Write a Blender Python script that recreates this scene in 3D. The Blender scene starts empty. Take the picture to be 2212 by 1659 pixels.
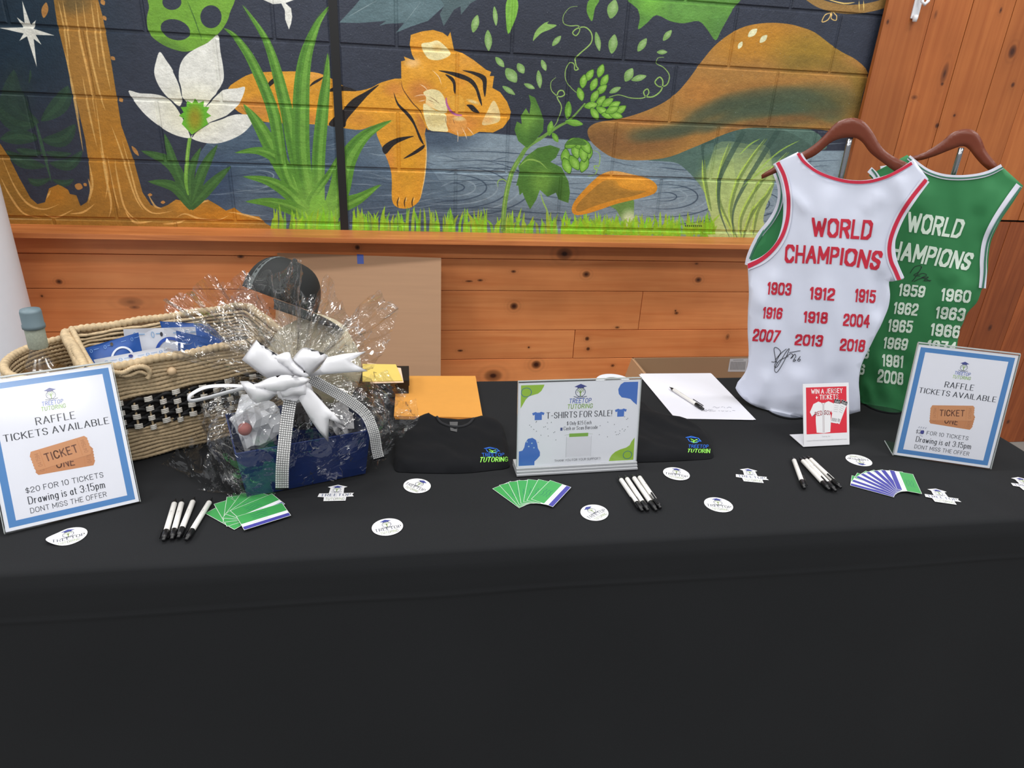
import bpy, bmesh, math, random
import numpy as np
from mathutils import Vector, Matrix
from mathutils.geometry import tessellate_polygon, delaunay_2d_cdt
random.seed(7)
C = bpy.context.scene.collection
PI = math.pi

# ---------------------------------------------------------------- camera
CH = 1.5436
F, YAW, PITCH, ROLL = 1453.0, 0.1690, 0.4183, 0.0529
fwd = Vector((math.sin(YAW)*math.cos(PITCH), math.cos(YAW)*math.cos(PITCH), -math.sin(PITCH)))
r0 = fwd.cross(Vector((0, 0, 1))).normalized(); u0 = r0.cross(fwd)
RT = r0*math.cos(ROLL)+u0*math.sin(ROLL); UP = -r0*math.sin(ROLL)+u0*math.cos(ROLL)
cam = bpy.data.cameras.new('camera'); camo = bpy.data.objects.new('camera', cam); C.objects.link(camo)
camo.matrix_world = Matrix(((RT.x, UP.x, -fwd.x, 0), (RT.y, UP.y, -fwd.y, 0), (RT.z, UP.z, -fwd.z, CH), (0, 0, 0, 1)))
cam.sensor_fit = 'HORIZONTAL'; cam.sensor_width = 36; cam.lens = 36*F/2212; cam.clip_start = 0.05
bpy.context.scene.camera = camo
vs = bpy.context.scene.view_settings
vs.view_transform = 'Standard'; vs.look = 'None'; vs.gamma = 1; vs.use_curve_mapping = False; vs.exposure = 0.0

# ---------------------------------------------------------------- light of the hall
wd = bpy.data.worlds.new('world'); bpy.context.scene.world = wd; wd.use_nodes = True
wd.node_tree.nodes['Background'].inputs[0].default_value = (0.93, 0.96, 1.0, 1); wd.node_tree.nodes['Background'].inputs[1].default_value = 0.42
def area(loc, rot, sx, sy, power, col=(1, 0.98, 0.95)):
    l = bpy.data.lights.new('ceiling_lamp_light', 'AREA'); l.shape = 'RECTANGLE'; l.size = sx; l.size_y = sy; l.energy = power; l.color = col
    o = bpy.data.objects.new('ceiling_lamp_light', l); C.objects.link(o); o.location = loc; o.rotation_euler = rot
for lx in (-2.6, -0.2, 2.2):
    for ly in (-1.6, 0.3, 1.7):
        area((lx, ly, 3.3), (0, 0, 0), 1.3, 0.35, 27)

def ray(x, y):
    return fwd*F+RT*(x-1106)-UP*(y-829.5)
def WY(x, y, Y):            # point of the vertical plane at depth Y seen at a pixel
    d = ray(x, y); t = Y/d.y; return Vector((d.x*t, Y, CH+d.z*t))
def ZP(x, y, z):            # point of the horizontal plane at height z
    d = ray(x, y); t = (z-CH)/d.z; return Vector((d.x*t, d.y*t, z))
TZ = 0.75
def T(x, y): return ZP(x, y, TZ)
def onplane(x, y, o, n):
    d = ray(x, y); t = (o-Vector((0, 0, CH))).dot(n)/d.dot(n); return Vector((0, 0, CH))+d*t

# ---------------------------------------------------------------- helpers
def lin(c): c = c/255.0; return c/12.92 if c <= .04045 else ((c+.055)/1.055)**2.4
GAIN = 1.0
def col(rgb, k=1.0): return tuple(min(0.92, lin(v)*GAIN*k) for v in rgb)+(1,)
MATS = {}
def mat(name, rgb, rough=.6, k=1.0, metal=0, noise=0, nscale=40, bump=0, bscale=200, spec=.5, alpha=None, trans=0, stretch=None, sheen=0, coat=0):
    if name in MATS: return MATS[name]
    m = bpy.data.materials.new(name); m.use_nodes = True; N = m.node_tree.nodes; L = m.node_tree.links; b = N['Principled BSDF']
    b.inputs['Base Color'].default_value = col(rgb, k); b.inputs['Roughness'].default_value = rough; b.inputs['Metallic'].default_value = metal
    b.inputs['Specular IOR Level'].default_value = spec; b.inputs['Transmission Weight'].default_value = trans
    b.inputs['Sheen Weight'].default_value = sheen; b.inputs['Coat Weight'].default_value = coat
    tc = N.new('ShaderNodeTexCoord'); mp = N.new('ShaderNodeMapping'); L.new(tc.outputs['Object'], mp.inputs[0])
    if stretch: mp.inputs['Scale'].default_value = stretch
    n1 = N.new('ShaderNodeTexNoise'); n1.inputs['Scale'].default_value = nscale; n1.inputs['Detail'].default_value = 4; L.new(mp.outputs[0], n1.inputs['Vector'])
    mx = N.new('ShaderNodeMix'); mx.data_type = 'RGBA'; L.new(n1.outputs['Fac'], mx.inputs[0])
    c = col(rgb, k); v = max(noise, .02)
    mx.inputs[6].default_value = tuple(q*(1-v) for q in c[:3])+(1,); mx.inputs[7].default_value = tuple(min(1, q*(1+v)) for q in c[:3])+(1,)
    L.new(mx.outputs[2], b.inputs['Base Color'])
    if bump:
        n2 = N.new('ShaderNodeTexNoise'); n2.inputs['Scale'].default_value = bscale; L.new(mp.outputs[0], n2.inputs['Vector'])
        bp = N.new('ShaderNodeBump'); bp.inputs['Strength'].default_value = bump; bp.inputs['Distance'].default_value = .002
        L.new(n2.outputs['Fac'], bp.inputs['Height']); L.new(bp.outputs[0], b.inputs['Normal'])
    MATS[name] = m; return m
def flat(rgb, k=1.0, rough=.5):
    return mat('print_%02x%02x%02x_%d' % (*rgb, int(k*100)), rgb, rough, k)
def tag(o, label=None, cat=None, group=None, kind=None):
    if label: o['label'] = label
    if cat: o['category'] = cat
    if group: o['group'] = group
    if kind: o['kind'] = kind
    return o
def empty(name, loc, rz=0):
    o = bpy.data.objects.new(name, None); C.objects.link(o); o.location = loc; o.rotation_euler = (0, 0, rz); o.empty_display_size = .05; return o
def mobj(name, verts, faces, m, parent=None, smooth=False, local=False, mi=None):
    me = bpy.data.meshes.new(name); me.from_pydata([tuple(v) for v in verts], [], [tuple(f) for f in faces])
    ms = m if isinstance(m, list) else [m]
    for q in ms: me.materials.append(q)
    if mi is not None: me.polygons.foreach_set('material_index', mi)
    if smooth: me.polygons.foreach_set('use_smooth', [True]*len(me.polygons))
    me.update(); o = bpy.data.objects.new(name, me); C.objects.link(o)
    if parent is not None:
        o.parent = parent
        if not local: o.matrix_parent_inverse = MW(parent).inverted()
    return o
def MW(o):
    m = o.matrix_parent_inverse @ o.matrix_basis if o.parent is not None else o.matrix_basis.copy()
    return MW(o.parent) @ m if o.parent is not None else m
def bmobj(name, bm, m, parent=None, smooth=False, local=False):
    me = bpy.data.meshes.new(name); bm.to_mesh(me); bm.free(); me.materials.append(m)
    if smooth: me.polygons.foreach_set('use_smooth', [True]*len(me.polygons))
    o = bpy.data.objects.new(name, me); C.objects.link(o)
    if parent is not None:
        o.parent = parent
        if not local: o.matrix_parent_inverse = MW(parent).inverted()
    return o
def box(name, c0, c1, m, parent=None, bev=0, local=False, M=None):
    bm = bmesh.new(); bmesh.ops.create_cube(bm, size=1)
    for v in bm.verts: v.co = Vector([c0[i]+(c1[i]-c0[i])*(v.co[i]+.5) for i in range(3)])
    if bev: bmesh.ops.bevel(bm, geom=bm.edges[:], offset=bev, segments=2, affect='EDGES', profile=.7)
    if M is not None: bmesh.ops.transform(bm, matrix=M, verts=bm.verts)
    return bmobj(name, bm, m, parent, local=local)
def tube(pts, rad, seg=8, caps=True, closed=False):
    """round tube along points; rad may be a list"""
    V = []; Fc = []; n = len(pts); pts = [Vector(p) for p in pts]
    ref = Vector((0, 0, 1)); prevx = None
    for i, p in enumerate(pts):
        a = pts[i-1] if (i > 0 or closed) else pts[i]; b = pts[(i+1) % n] if (i < n-1 or closed) else pts[i]
        t = (b-a).normalized()
        if prevx is None:
            x = t.cross(ref)
            if x.length < .1: x = t.cross(Vector((1, 0, 0)))
        else: x = prevx-t*prevx.dot(t)
        x.normalize(); y = t.cross(x); prevx = x
        r = rad[i] if isinstance(rad, (list, tuple)) else rad
        for k in range(seg):
            an = 2*PI*k/seg; V.append(p+x*math.cos(an)*r+y*math.sin(an)*r)
    m = n if closed else n-1
    for i in range(m):
        j = (i+1) % n
        for k in range(seg): Fc.append((i*seg+k, i*seg+(k+1) % seg, j*seg+(k+1) % seg, j*seg+k))
    if caps and not closed: Fc += [tuple(range(seg))[::-1], tuple(range((n-1)*seg, n*seg))]
    return V, Fc
def rope(pts, r, pitch=.012, seg=6, closed=False, strands=2, step=.22, wrap=False):
    """twisted strand rope along a polyline, lobed section turning with length"""
    P = [Vector(p) for p in pts]
    if closed: P.append(P[0])
    d = [0]
    for a, b in zip(P, P[1:]): d.append(d[-1]+(b-a).length)
    n = max(3, int(d[-1]/(pitch*step))); Q = []; j = 0
    for i in range(n+1):
        s = d[-1]*i/n
        while j < len(P)-2 and d[j+1] < s: j += 1
        t = (s-d[j])/max(1e-9, d[j+1]-d[j]); Q.append(P[j].lerp(P[j+1], min(1, t)))
    V = []; Fc = []; px = None
    for i, p in enumerate(Q):
        t = (Q[min(i+1, n)]-Q[max(i-1, 0)]).normalized()
        if px is None: x = t.cross(Vector((0, 0, 1)))
        else: x = px-t*px.dot(t)
        if x.length < 1e-4: x = t.cross(Vector((1, 0, 0)))
        x.normalize(); y = t.cross(x); px = x; ph = 2*PI*d[-1]*i/n/pitch
        for k in range(seg):
            an = 2*PI*k/seg; rr = r*(.72+.34*abs(math.cos((an-ph)*strands/2))) if not wrap else r*(.8+.26*abs(math.sin(ph/2+.35*math.sin(an))))
            V.append(p+x*math.cos(an)*rr+y*math.sin(an)*rr)
    for i in range(n):
        for k in range(seg): Fc.append((i*seg+k, i*seg+(k+1) % seg, (i+1)*seg+(k+1) % seg, (i+1)*seg+k))
    return V, Fc
def join(parts):
    V = []; Fc = []
    for v, f in parts:
        o = len(V); V += list(v); Fc += [tuple(i+o for i in q) for q in f]
    return V, Fc
def catmull(pts, n=6, closed=True):
    P = [np.array(p, float) for p in pts]; out = []; N = len(P)
    rng = range(N) if closed else range(N-1)
    for i in rng:
        if closed: a, b, c, d = P[i-1], P[i], P[(i+1) % N], P[(i+2) % N]
        else: a, b, c, d = P[max(0, i-1)], P[i], P[i+1], P[min(N-1, i+2)]
        for k in range(n):
            t = k/n; out.append(.5*((2*b)+(-a+c)*t+(2*a-5*b+4*c-d)*t*t+(-a+3*b-3*c+d)*t**3))
    if not closed: out.append(P[-1])
    return [tuple(q) for q in out]
def lathe(prof, seg=32, M=None):
    V = []; Fc = []
    for r, z in prof:
        for k in range(seg):
            a = 2*PI*k/seg; V.append(Vector((r*math.cos(a), r*math.sin(a), z)))
    for i in range(len(prof)-1):
        for k in range(seg): Fc.append((i*seg+k, i*seg+(k+1) % seg, (i+1)*seg+(k+1) % seg, (i+1)*seg+k))
    if M is not None: V = [M @ v for v in V]
    return V, Fc
def subsurf(o, n=1):
    m = o.modifiers.new('s', 'SUBSURF'); m.levels = n; m.render_levels = n
def solid(o, t, off=0):
    m = o.modifiers.new('t', 'SOLIDIFY'); m.thickness = t; m.offset = off
def nz(x, y, s=1.0, seed=0):
    """cheap smooth value noise, -1..1"""
    x = x*s+seed*17.3; y = y*s+seed*7.1
    xi, yi = math.floor(x), math.floor(y); fx, fy = x-xi, y-yi
    fx = fx*fx*(3-2*fx); fy = fy*fy*(3-2*fy)
    h = lambda a, b: (math.sin(a*127.1+b*311.7)*43758.5453) % 1.0
    return 2*((h(xi, yi)*(1-fx)+h(xi+1, yi)*fx)*(1-fy)+(h(xi, yi+1)*(1-fx)+h(xi+1, yi+1)*fx)*fy)-1
# ---------------------------------------------------------------- lettering: stroke glyphs drawn with a pen shape
O_ = [(.3,0),(.7,0),(1,.2),(1,.8),(.7,1),(.3,1),(0,.8),(0,.2),(.3,0)]
def S_(*a): return [list(q) for q in a]
G = {
'A':(.72,[[(0,0),(.5,1)],[(.5,1),(1,0)],[(.2,.33),(.8,.33)]]),
'B':(.6,[[(0,0),(0,1)],[(0,1),(.7,1),(.95,.88),(.95,.64),(.7,.53),(0,.53)],[(0,.53),(.75,.53),(1,.4),(1,.12),(.75,0),(0,0)]]),
'C':(.62,[[(1,.75),(1,.82),(.7,1),(.3,1),(0,.8),(0,.2),(.3,0),(.7,0),(1,.18),(1,.25)]]),
'D':(.62,[[(0,0),(0,1)],[(0,1),(.65,1),(1,.8),(1,.2),(.65,0),(0,0)]]),
'E':(.52,[[(0,0),(0,1)],[(0,1),(1,1)],[(0,.52),(.8,.52)],[(0,0),(1,0)]]),
'F':(.5,[[(0,0),(0,1)],[(0,1),(1,1)],[(0,.5),(.8,.5)]]),
'G':(.64,[[(1,.78),(.7,1),(.3,1),(0,.8),(0,.2),(.3,0),(.7,0),(1,.18)],[(1,.18),(1,.45)],[(1,.45),(.6,.45)]]),
'H':(.64,[[(0,0),(0,1)],[(1,0),(1,1)],[(0,.5),(1,.5)]]),
'I':(.02,[[(.5,0),(.5,1)]]),
'J':(.45,[[(1,1),(1,.2),(.7,0),(.3,0),(0,.18),(0,.28)]]),
'K':(.6,[[(0,0),(0,1)],[(1,1),(.02,.42)],[(.3,.6),(1,0)]]),
'L':(.5,[[(0,0),(0,1)],[(0,0),(1,0)]]),
'M':(.78,[[(0,0),(0,1)],[(0,1),(.5,.25)],[(.5,.25),(1,1)],[(1,1),(1,0)]]),
'N':(.64,[[(0,0),(0,1)],[(0,1),(1,0)],[(1,0),(1,1)]]),
'O':(.68,[O_]),
'P':(.56,[[(0,0),(0,1)],[(0,1),(.7,1),(1,.86),(1,.6),(.7,.46),(0,.46)]]),
'R':(.6,[[(0,0),(0,1)],[(0,1),(.7,1),(1,.86),(1,.62),(.7,.5),(0,.5)],[(.5,.5),(1,0)]]),
'S':(.54,[[(1,.78),(1,.83),(.72,1),(.28,1),(0,.84),(0,.66),(.25,.54),(.75,.46),(1,.34),(1,.16),(.72,0),(.28,0),(0,.17),(0,.22)]]),
'T':(.62,[[(.5,0),(.5,1)],[(0,1),(1,1)]]),
'U':(.62,[[(0,1),(0,.2),(.3,0),(.7,0),(1,.2),(1,1)]]),
'V':(.68,[[(0,1),(.5,0)],[(.5,0),(1,1)]]),
'W':(.95,[[(0,1),(.25,0)],[(.25,0),(.5,.8)],[(.5,.8),(.75,0)],[(.75,0),(1,1)]]),
'X':(.62,[[(0,0),(1,1)],[(0,1),(1,0)]]),
'Y':(.64,[[(0,1),(.5,.45)],[(1,1),(.5,.45)],[(.5,.45),(.5,0)]]),
'0':(.58,[O_]),
'1':(.2,[[(.7,0),(.7,1)],[(.7,1),(-.1,.82)]]),
'2':(.56,[[(0,.72),(0,.82),(.3,1),(.7,1),(1,.82),(1,.6),(0,.15),(0,0)],[(0,0),(1,0)]]),
'3':(.56,[[(0,.78),(.3,1),(.7,1),(1,.84),(1,.64),(.75,.52),(.4,.52)],[(.4,.52),(.75,.52),(1,.4),(1,.17),(.7,0),(.3,0),(0,.2)]]),
'4':(.6,[[(.75,0),(.75,1)],[(.75,1),(0,.3)],[(0,.3),(1,.3)]]),
'5':(.56,[[(.95,1),(.1,1)],[(.1,1),(.05,.55)],[(.05,.55),(.3,.64),(.7,.64),(1,.48),(1,.17),(.7,0),(.3,0),(0,.18)]]),
'6':(.56,[[(1,.8),(.7,1),(.3,1),(0,.8),(0,.2),(.3,0),(.7,0),(1,.18),(1,.42),(.7,.58),(.3,.58),(0,.42)]]),
'7':(.54,[[(0,1),(1,1)],[(1,1),(.35,0)]]),
'8':(.56,[[(.3,1),(.7,1),(.95,.86),(.95,.66),(.7,.53),(.3,.53),(.05,.66),(.05,.86),(.3,1)],[(.3,.53),(.7,.53),(1,.38),(1,.16),(.7,0),(.3,0),(0,.16),(0,.38),(.3,.53)]]),
'9':(.56,[[(0,.2),(.3,0),(.7,0),(1,.2),(1,.8),(.7,1),(.3,1),(0,.82),(0,.58),(.3,.42),(.7,.42),(1,.58)]]),
'$':(.5,[[(1,.75),(.72,.9),(.28,.9),(0,.77),(0,.62),(.25,.52),(.75,.46),(1,.34),(1,.2),(.72,.08),(.28,.08),(0,.22)],[(.5,-.08),(.5,1.06)]]),
'!':(.02,[[(.5,.28),(.5,1)],[(.5,0),(.5,.03)]]),
'-':(.32,[[(0,.45),(1,.45)]]), '+':(.5,[[(0,.45),(1,.45)],[(.5,.2),(.5,.7)]]),
':':(.02,[[(.5,.05),(.5,.08)],[(.5,.45),(.5,.48)]]), '.':(.02,[[(.5,0),(.5,.03)]]), ',':(.05,[[(.6,.04),(.2,-.12)]]),
'@':(.7,[O_,[(.7,.3),(.7,.7)],[(.35,.35),(.35,.65),(.7,.65)]]),
'a':(.4,[[(1,.62),(1,0)],[(1,.42),(.7,.64),(.3,.6),(0,.4),(0,.2),(.3,0),(.7,0),(1,.2)]]),
'b':(.42,[[(0,0),(0,1)],[(0,.45),(.3,.64),(.7,.64),(1,.45),(1,.18),(.7,0),(.3,0),(0,.18)]]),
'c':(.38,[[(1,.5),(.7,.64),(.3,.64),(0,.45),(0,.18),(.3,0),(.7,0),(1,.14)]]),
'd':(.42,[[(1,0),(1,1)],[(1,.45),(.7,.64),(.3,.64),(0,.45),(0,.18),(.3,0),(.7,0),(1,.18)]]),
'e':(.42,[[(0,.33),(1,.33),(1,.48),(.7,.64),(.3,.64),(0,.48),(0,.18),(.3,0),(.7,0),(1,.12)]]),
'g':(.42,[[(1,.62),(1,-.12),(.7,-.28),(.3,-.28),(0,-.18)],[(1,.45),(.7,.64),(.3,.64),(0,.45),(0,.2),(.3,.02),(.7,.02),(1,.2)]]),
'h':(.4,[[(0,0),(0,1)],[(0,.45),(.35,.64),(.7,.64),(1,.45),(1,0)]]),
'i':(.02,[[(.5,0),(.5,.62)],[(.5,.86),(.5,.9)]]),
'l':(.02,[[(.5,0),(.5,1)]]),
'm':(.7,[[(0,0),(0,.64)],[(0,.48),(.2,.64),(.4,.6),(.5,.45),(.5,0)],[(.5,.48),(.7,.64),(.9,.6),(1,.45),(1,0)]]),
'n':(.4,[[(0,0),(0,.64)],[(0,.45),(.35,.64),(.7,.64),(1,.45),(1,0)]]),
'o':(.44,[[(.3,0),(.7,0),(1,.18),(1,.46),(.7,.64),(.3,.64),(0,.46),(0,.18),(.3,0)]]),
'p':(.42,[[(0,-.28),(0,.64)],[(0,.45),(.3,.64),(.7,.64),(1,.45),(1,.18),(.7,0),(.3,0),(0,.18)]]),
'r':(.26,[[(0,0),(0,.64)],[(0,.4),(.4,.62),(1,.6)]]),
's':(.34,[[(1,.54),(.7,.64),(.3,.64),(0,.52),(.05,.4),(.95,.26),(1,.12),(.7,0),(.3,0),(0,.1)]]),
't':(.26,[[(.4,.9),(.4,.12),(.6,0),(1,.02)],[(0,.64),(1,.64)]]),
'u':(.4,[[(0,.64),(0,.18),(.3,0),(.65,0),(1,.2)],[(1,.64),(1,0)]]),
'v':(.42,[[(0,.64),(.5,0)],[(.5,0),(1,.64)]]),
'w':(.62,[[(0,.64),(.25,0)],[(.25,0),(.5,.55)],[(.5,.55),(.75,0)],[(.75,0),(1,.64)]]),
'y':(.42,[[(0,.64),(.5,0)],[(1,.64),(.3,-.28)]]),
}
def chaikin(p, it=2):
    closed = p[0] == p[-1]
    for _ in range(it):
        q = [] if closed else [p[0]]
        for a, b in zip(p, p[1:]):
            q += [(.75*a[0]+.25*b[0], .75*a[1]+.25*b[1]), (.25*a[0]+.75*b[0], .25*a[1]+.75*b[1])]
        if closed: q.append(q[0])
        else: q.append(p[-1])
        p = q
    return p
def hull(P):
    P = sorted(set((round(a, 7), round(b, 7)) for a, b in P))
    if len(P) < 3: return P
    def half(Q):
        h = []
        for p in Q:
            while len(h) > 1 and (h[-1][0]-h[-2][0])*(p[1]-h[-2][1])-(h[-1][1]-h[-2][1])*(p[0]-h[-2][0]) <= 0: h.pop()
            h.append(p)
        return h
    return half(P)[:-1]+half(P[::-1])[:-1]
def pen(kind):
    if kind == 'block': a, b = .1, .095; return [(-a,-b),(a,-b),(a,b),(-a,b)], False, .3
    n = 8
    if kind == 'serif': a, b, n = .078, .038, 8
    elif kind == 'sans': a, b, n = .055, .055, 8
    elif kind == 'thin': a, b, n = .03, .03, 6
    elif kind == 'bold': a, b, n = .075, .075, 8
    elif kind == 'heavy': a, b, n = .095, .08, 8
    return [(a*math.cos(2*PI*k/n), b*math.sin(2*PI*k/n)) for k in range(n)], True, {'serif':.32,'sans':.29,'thin':.22,'bold':.3,'heavy':.34}[kind]
def text_polys(s, kind='sans', slant=0, gap=None, wscale=1, maxseg=None):
    """(list of convex polygons, width) at cap height 1, baseline y=0"""
    pg, sm, g0 = pen(kind); g = g0 if gap is None else gap; x = 0; out = []
    for ch in s:
        if ch == ' ': x += .36*wscale; continue
        if ch not in G: x += .2; continue
        w, st = G[ch]; w *= wscale
        if ch == 'I' and kind == 'block': pass
        for pl in st:
            p = chaikin(pl) if sm and len(pl) > 2 else pl
            p = [(x+a*w, b) for a, b in p]
            if maxseg:
                q = [p[0]]
                for a, b in zip(p, p[1:]):
                    n = max(1, int(math.ceil(math.hypot(b[0]-a[0], b[1]-a[1])/maxseg)))
                    q += [(a[0]+(b[0]-a[0])*k/n, a[1]+(b[1]-a[1])*k/n) for k in range(1, n+1)]
                p = q
            for a, b in zip(p, p[1:]):
                out.append([(u+slant*v, v) for u, v in hull([(a[0]+i, a[1]+j) for i, j in pg]+[(b[0]+i, b[1]+j) for i, j in pg])])
        x += w+g*max(.7, wscale)
    return out, x-g
class Art:
    """flat print: polygons in sheet millimetres (u right, v up), stacked in thin ink layers"""
    def __init__(s): s.items = []
    def poly(s, pts, c, lay=1): s.items.append((list(pts), c, lay)); return s
    def rect(s, u0, v0, u1, v1, c, lay=1): return s.poly([(u0,v0),(u1,v0),(u1,v1),(u0,v1)], c, lay)
    def ell(s, u, v, a, b, c, lay=1, n=24, rot=0):
        return s.poly([(u+a*math.cos(t)*math.cos(rot)-b*math.sin(t)*math.sin(rot), v+a*math.cos(t)*math.sin(rot)+b*math.sin(t)*math.cos(rot)) for t in [2*PI*k/n for k in range(n)]], c, lay)
    def ring(s, u, v, a, b, w, c, lay=1, n=28, t0=0, t1=2*PI):
        P = [t0+(t1-t0)*k/n for k in range(n+1)]
        for x, y in zip(P, P[1:]):
            s.poly([(u+a*math.cos(x), v+b*math.sin(x)),(u+a*math.cos(y), v+b*math.sin(y)),(u+(a-w)*math.cos(y), v+(b-w)*math.sin(y)),(u+(a-w)*math.cos(x), v+(b-w)*math.sin(x))], c, lay)
        return s
    def line(s, pts, w, c, lay=1):
        for a, b in zip(pts, pts[1:]):
            d = math.hypot(b[0]-a[0], b[1]-a[1]) or 1; nx, ny = -(b[1]-a[1])/d*w/2, (b[0]-a[0])/d*w/2
            ex, ey = (b[0]-a[0])/d*w*.3, (b[1]-a[1])/d*w*.3
            s.poly([(a[0]+nx-ex,a[1]+ny-ey),(a[0]-nx-ex,a[1]-ny-ey),(b[0]-nx+ex,b[1]-ny+ey),(b[0]+nx+ex,b[1]+ny+ey)], c, lay)
        return s
    def text(s, t, u, v, h, c, kind='sans', lay=2, width=None, align='c', rot=0, slant=0, arch=0):
        P, w = text_polys(t, kind, slant); k = width/w/h if width else 1
        off = {'c': -w/2, 'l': 0, 'r': -w}[align]
        for p in P:
            q = []
            for a, b in p:
                x, y = (a+off)*h*k, b*h
                if arch: y += arch*(1-(2*x/(w*h*k))**2)
                q.append((u+x*math.cos(rot)-y*math.sin(rot), v+x*math.sin(rot)+y*math.cos(rot)))
            s.poly(q, c, lay)
        return s
    def build(s, name, fn, parent, dz=.00008, rough=.45, clip=None):
        V = []; Fc = []; mi = []; ms = []
        for pts, c, lay in s.items:
            if c not in ms: ms.append(c)
            o = len(V); V += [fn(u, v, lay*dz) for u, v in pts]; n = len(pts)
            if n <= 4: Fc.append(tuple(range(o, o+n))); mi.append(ms.index(c))
            else:
                for t in tessellate_polygon([[Vector((u, v, 0)) for u, v in pts]]): Fc.append(tuple(o+i for i in t)); mi.append(ms.index(c))
        return mobj(name, V, Fc, [flat(c, rough=rough) for c in ms], parent, mi=mi)
BLUE = (66,122,186); DK = (40,42,56); GRN = (120,175,60); LBL = (52,92,190); ORG = (214,143,88)
def logo_mark(a, u, v, s, dark=(70,80,110), gr=(130,165,60), lay=1):
    """mortarboard over a ringed little tree with a ribbon; s = height in mm"""
    q = lambda x, y: (u+x*s, v+y*s)
    a.poly([q(-.42,.36), q(0,.56), q(.42,.36), q(0,.26)], (62,70,140), lay+1)
    a.poly([q(-.22,.33), q(.22,.33), q(.2,.24), q(-.2,.24)], (50,60,110), lay)
    a.ring(u, v-.04*s, .34*s, .34*s, .04*s, dark, lay)
    for x0, y0, x1, y1, w in ((0,-.32,0,.02,.06),(0,-.12,.16,.1,.04),(0,-.12,-.16,.1,.04),(0,-.02,.07,.18,.035),(0,-.02,-.07,.18,.035)):
        a.line([q(x0,y0), q(x1,y1)], w*s, gr, lay+1)
    for k in range(9):
        t = PI*(-.1+1.2*k/8); a.ell(*q(.22*math.cos(t), .02+.2*math.sin(t)), .035*s, .025*s, gr if k % 2 else dark, lay+1, n=6)
    a.line([q(-.42,-.36), q(-.2,-.42), q(0,-.34), q(.2,-.42), q(.42,-.36)], .05*s, dark, lay+1)
    a.line([q(-.16,-.5), q(0,-.44), q(.16,-.5)], .035*s, dark, lay+1)
def logo(a, u, v, s, c1=LBL, c2=(140,185,60), lay=1, k=1.0):
    """mark with the two words below; s = overall height mm"""
    logo_mark(a, u, v+.22*s, .56*s, lay=lay)
    a.text('TREETOP', u, v-.24*s, .17*s, c1, 'bold', lay+1, width=.8*s*k, slant=.12)
    a.text('TUTORING', u, v-.47*s, .17*s, c2, 'bold', lay+1, width=.92*s*k, slant=.12)
def quadmap(TL, TR, BR, BL):
    def f(a, b):      # a along 0..1, b up 0..1
        x = (1-b)*((1-a)*BL[0]+a*BR[0])+b*((1-a)*TL[0]+a*TR[0]); y = (1-b)*((1-a)*BL[1]+a*BR[1])+b*((1-a)*TL[1]+a*TR[1]); return x, y
    return f
def quadtext(name, s, quad, surf, m, parent, kind='block', slant=0, h=.0022, wscale=1, seg=.34):
    P, w = text_polys(s, kind, slant, wscale=wscale, maxseg=seg); q = quadmap(*quad); V = []; Fc = []
    e = .1
    for p in P:
        o = len(V); V += [surf(*q((a+e)/(w+2*e), (b+e)/(1+2*e)), h) for a, b in p]; Fc.append(tuple(range(o, o+len(p))))
    return mobj(name, V, Fc, m, parent)
# ---------------------------------------------------------------- the mural, painted as a generated picture in wall coordinates
WALL_Y = 2.637; MX0, MX1, MZ0, MZ1, MS = -1.52, 1.84, .98, 2.2, 1000.0
MWID, MHEI = int((MX1-MX0)*MS), int((MZ1-MZ0)*MS)
rng = np.random.default_rng(5)
CANV = np.zeros((MHEI, MWID, 3), np.float32)
CR = {'A': (0, 0, 3.318), 'B': (460, 0, 3.318), 'C': (800, 0, 3.318), 'D': (1200, 0, 3.072), 'E': (1600, 0, 3.072), 'P': (0, 0, 1)}
def tex(pts, cr):
    ox, oy, s = CR[cr]; out = []
    for p in pts:
        w = WY(ox+p[0]/s, oy+p[1]/s, WALL_Y); out.append(((w.x-MX0)*MS, (w.z-MZ0)*MS))
    return np.array(out)
def raster(P, ss=3):
    x0, y0 = np.floor(P.min(0)).astype(int)-1; x1, y1 = np.ceil(P.max(0)).astype(int)+2
    x0, y0 = max(0, x0), max(0, y0); x1, y1 = min(MWID, x1), min(MHEI, y1)
    if x1 <= x0 or y1 <= y0: return None
    w, h = x1-x0, y1-y0; cnt = np.zeros((h*ss, w*ss+1), np.int16)
    A = P; B = np.roll(P, -1, 0); ys = (np.arange(h*ss)+.5)/ss+y0
    for (ax, ay), (bx, by) in zip(A, B):
        if ay == by: continue
        if ay > by: ax, ay, bx, by = bx, by, ax, ay
        i0 = np.searchsorted(ys, ay); i1 = np.searchsorted(ys, by)
        if i1 <= i0: continue
        xs = ax+(ys[i0:i1]-ay)*(bx-ax)/(by-ay); c = np.clip(np.ceil((xs-x0)*ss-.5), 0, w*ss).astype(int)
        np.add.at(cnt, (np.arange(i0, i1), c), 1)
    m = (np.cumsum(cnt[:, :-1], 1) % 2).astype(np.float32)
    return x0, y0, m.reshape(h, ss, w, ss).mean((1, 3))
def put(x0, y0, m, rgb, a=1.0):
    h, w = m.shape; R = CANV[y0:y0+h, x0:x0+w]; k = (m*a)[..., None]
    R *= (1-k); R += k*np.array(rgb, np.float32)
def fill(pts, rgb, cr='P', smooth=True, a=1.0, n=5):
    p = catmull(pts, n) if smooth else pts
    r = raster(tex(p, cr))
    if r: put(*r, rgb, a)
    return r
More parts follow.
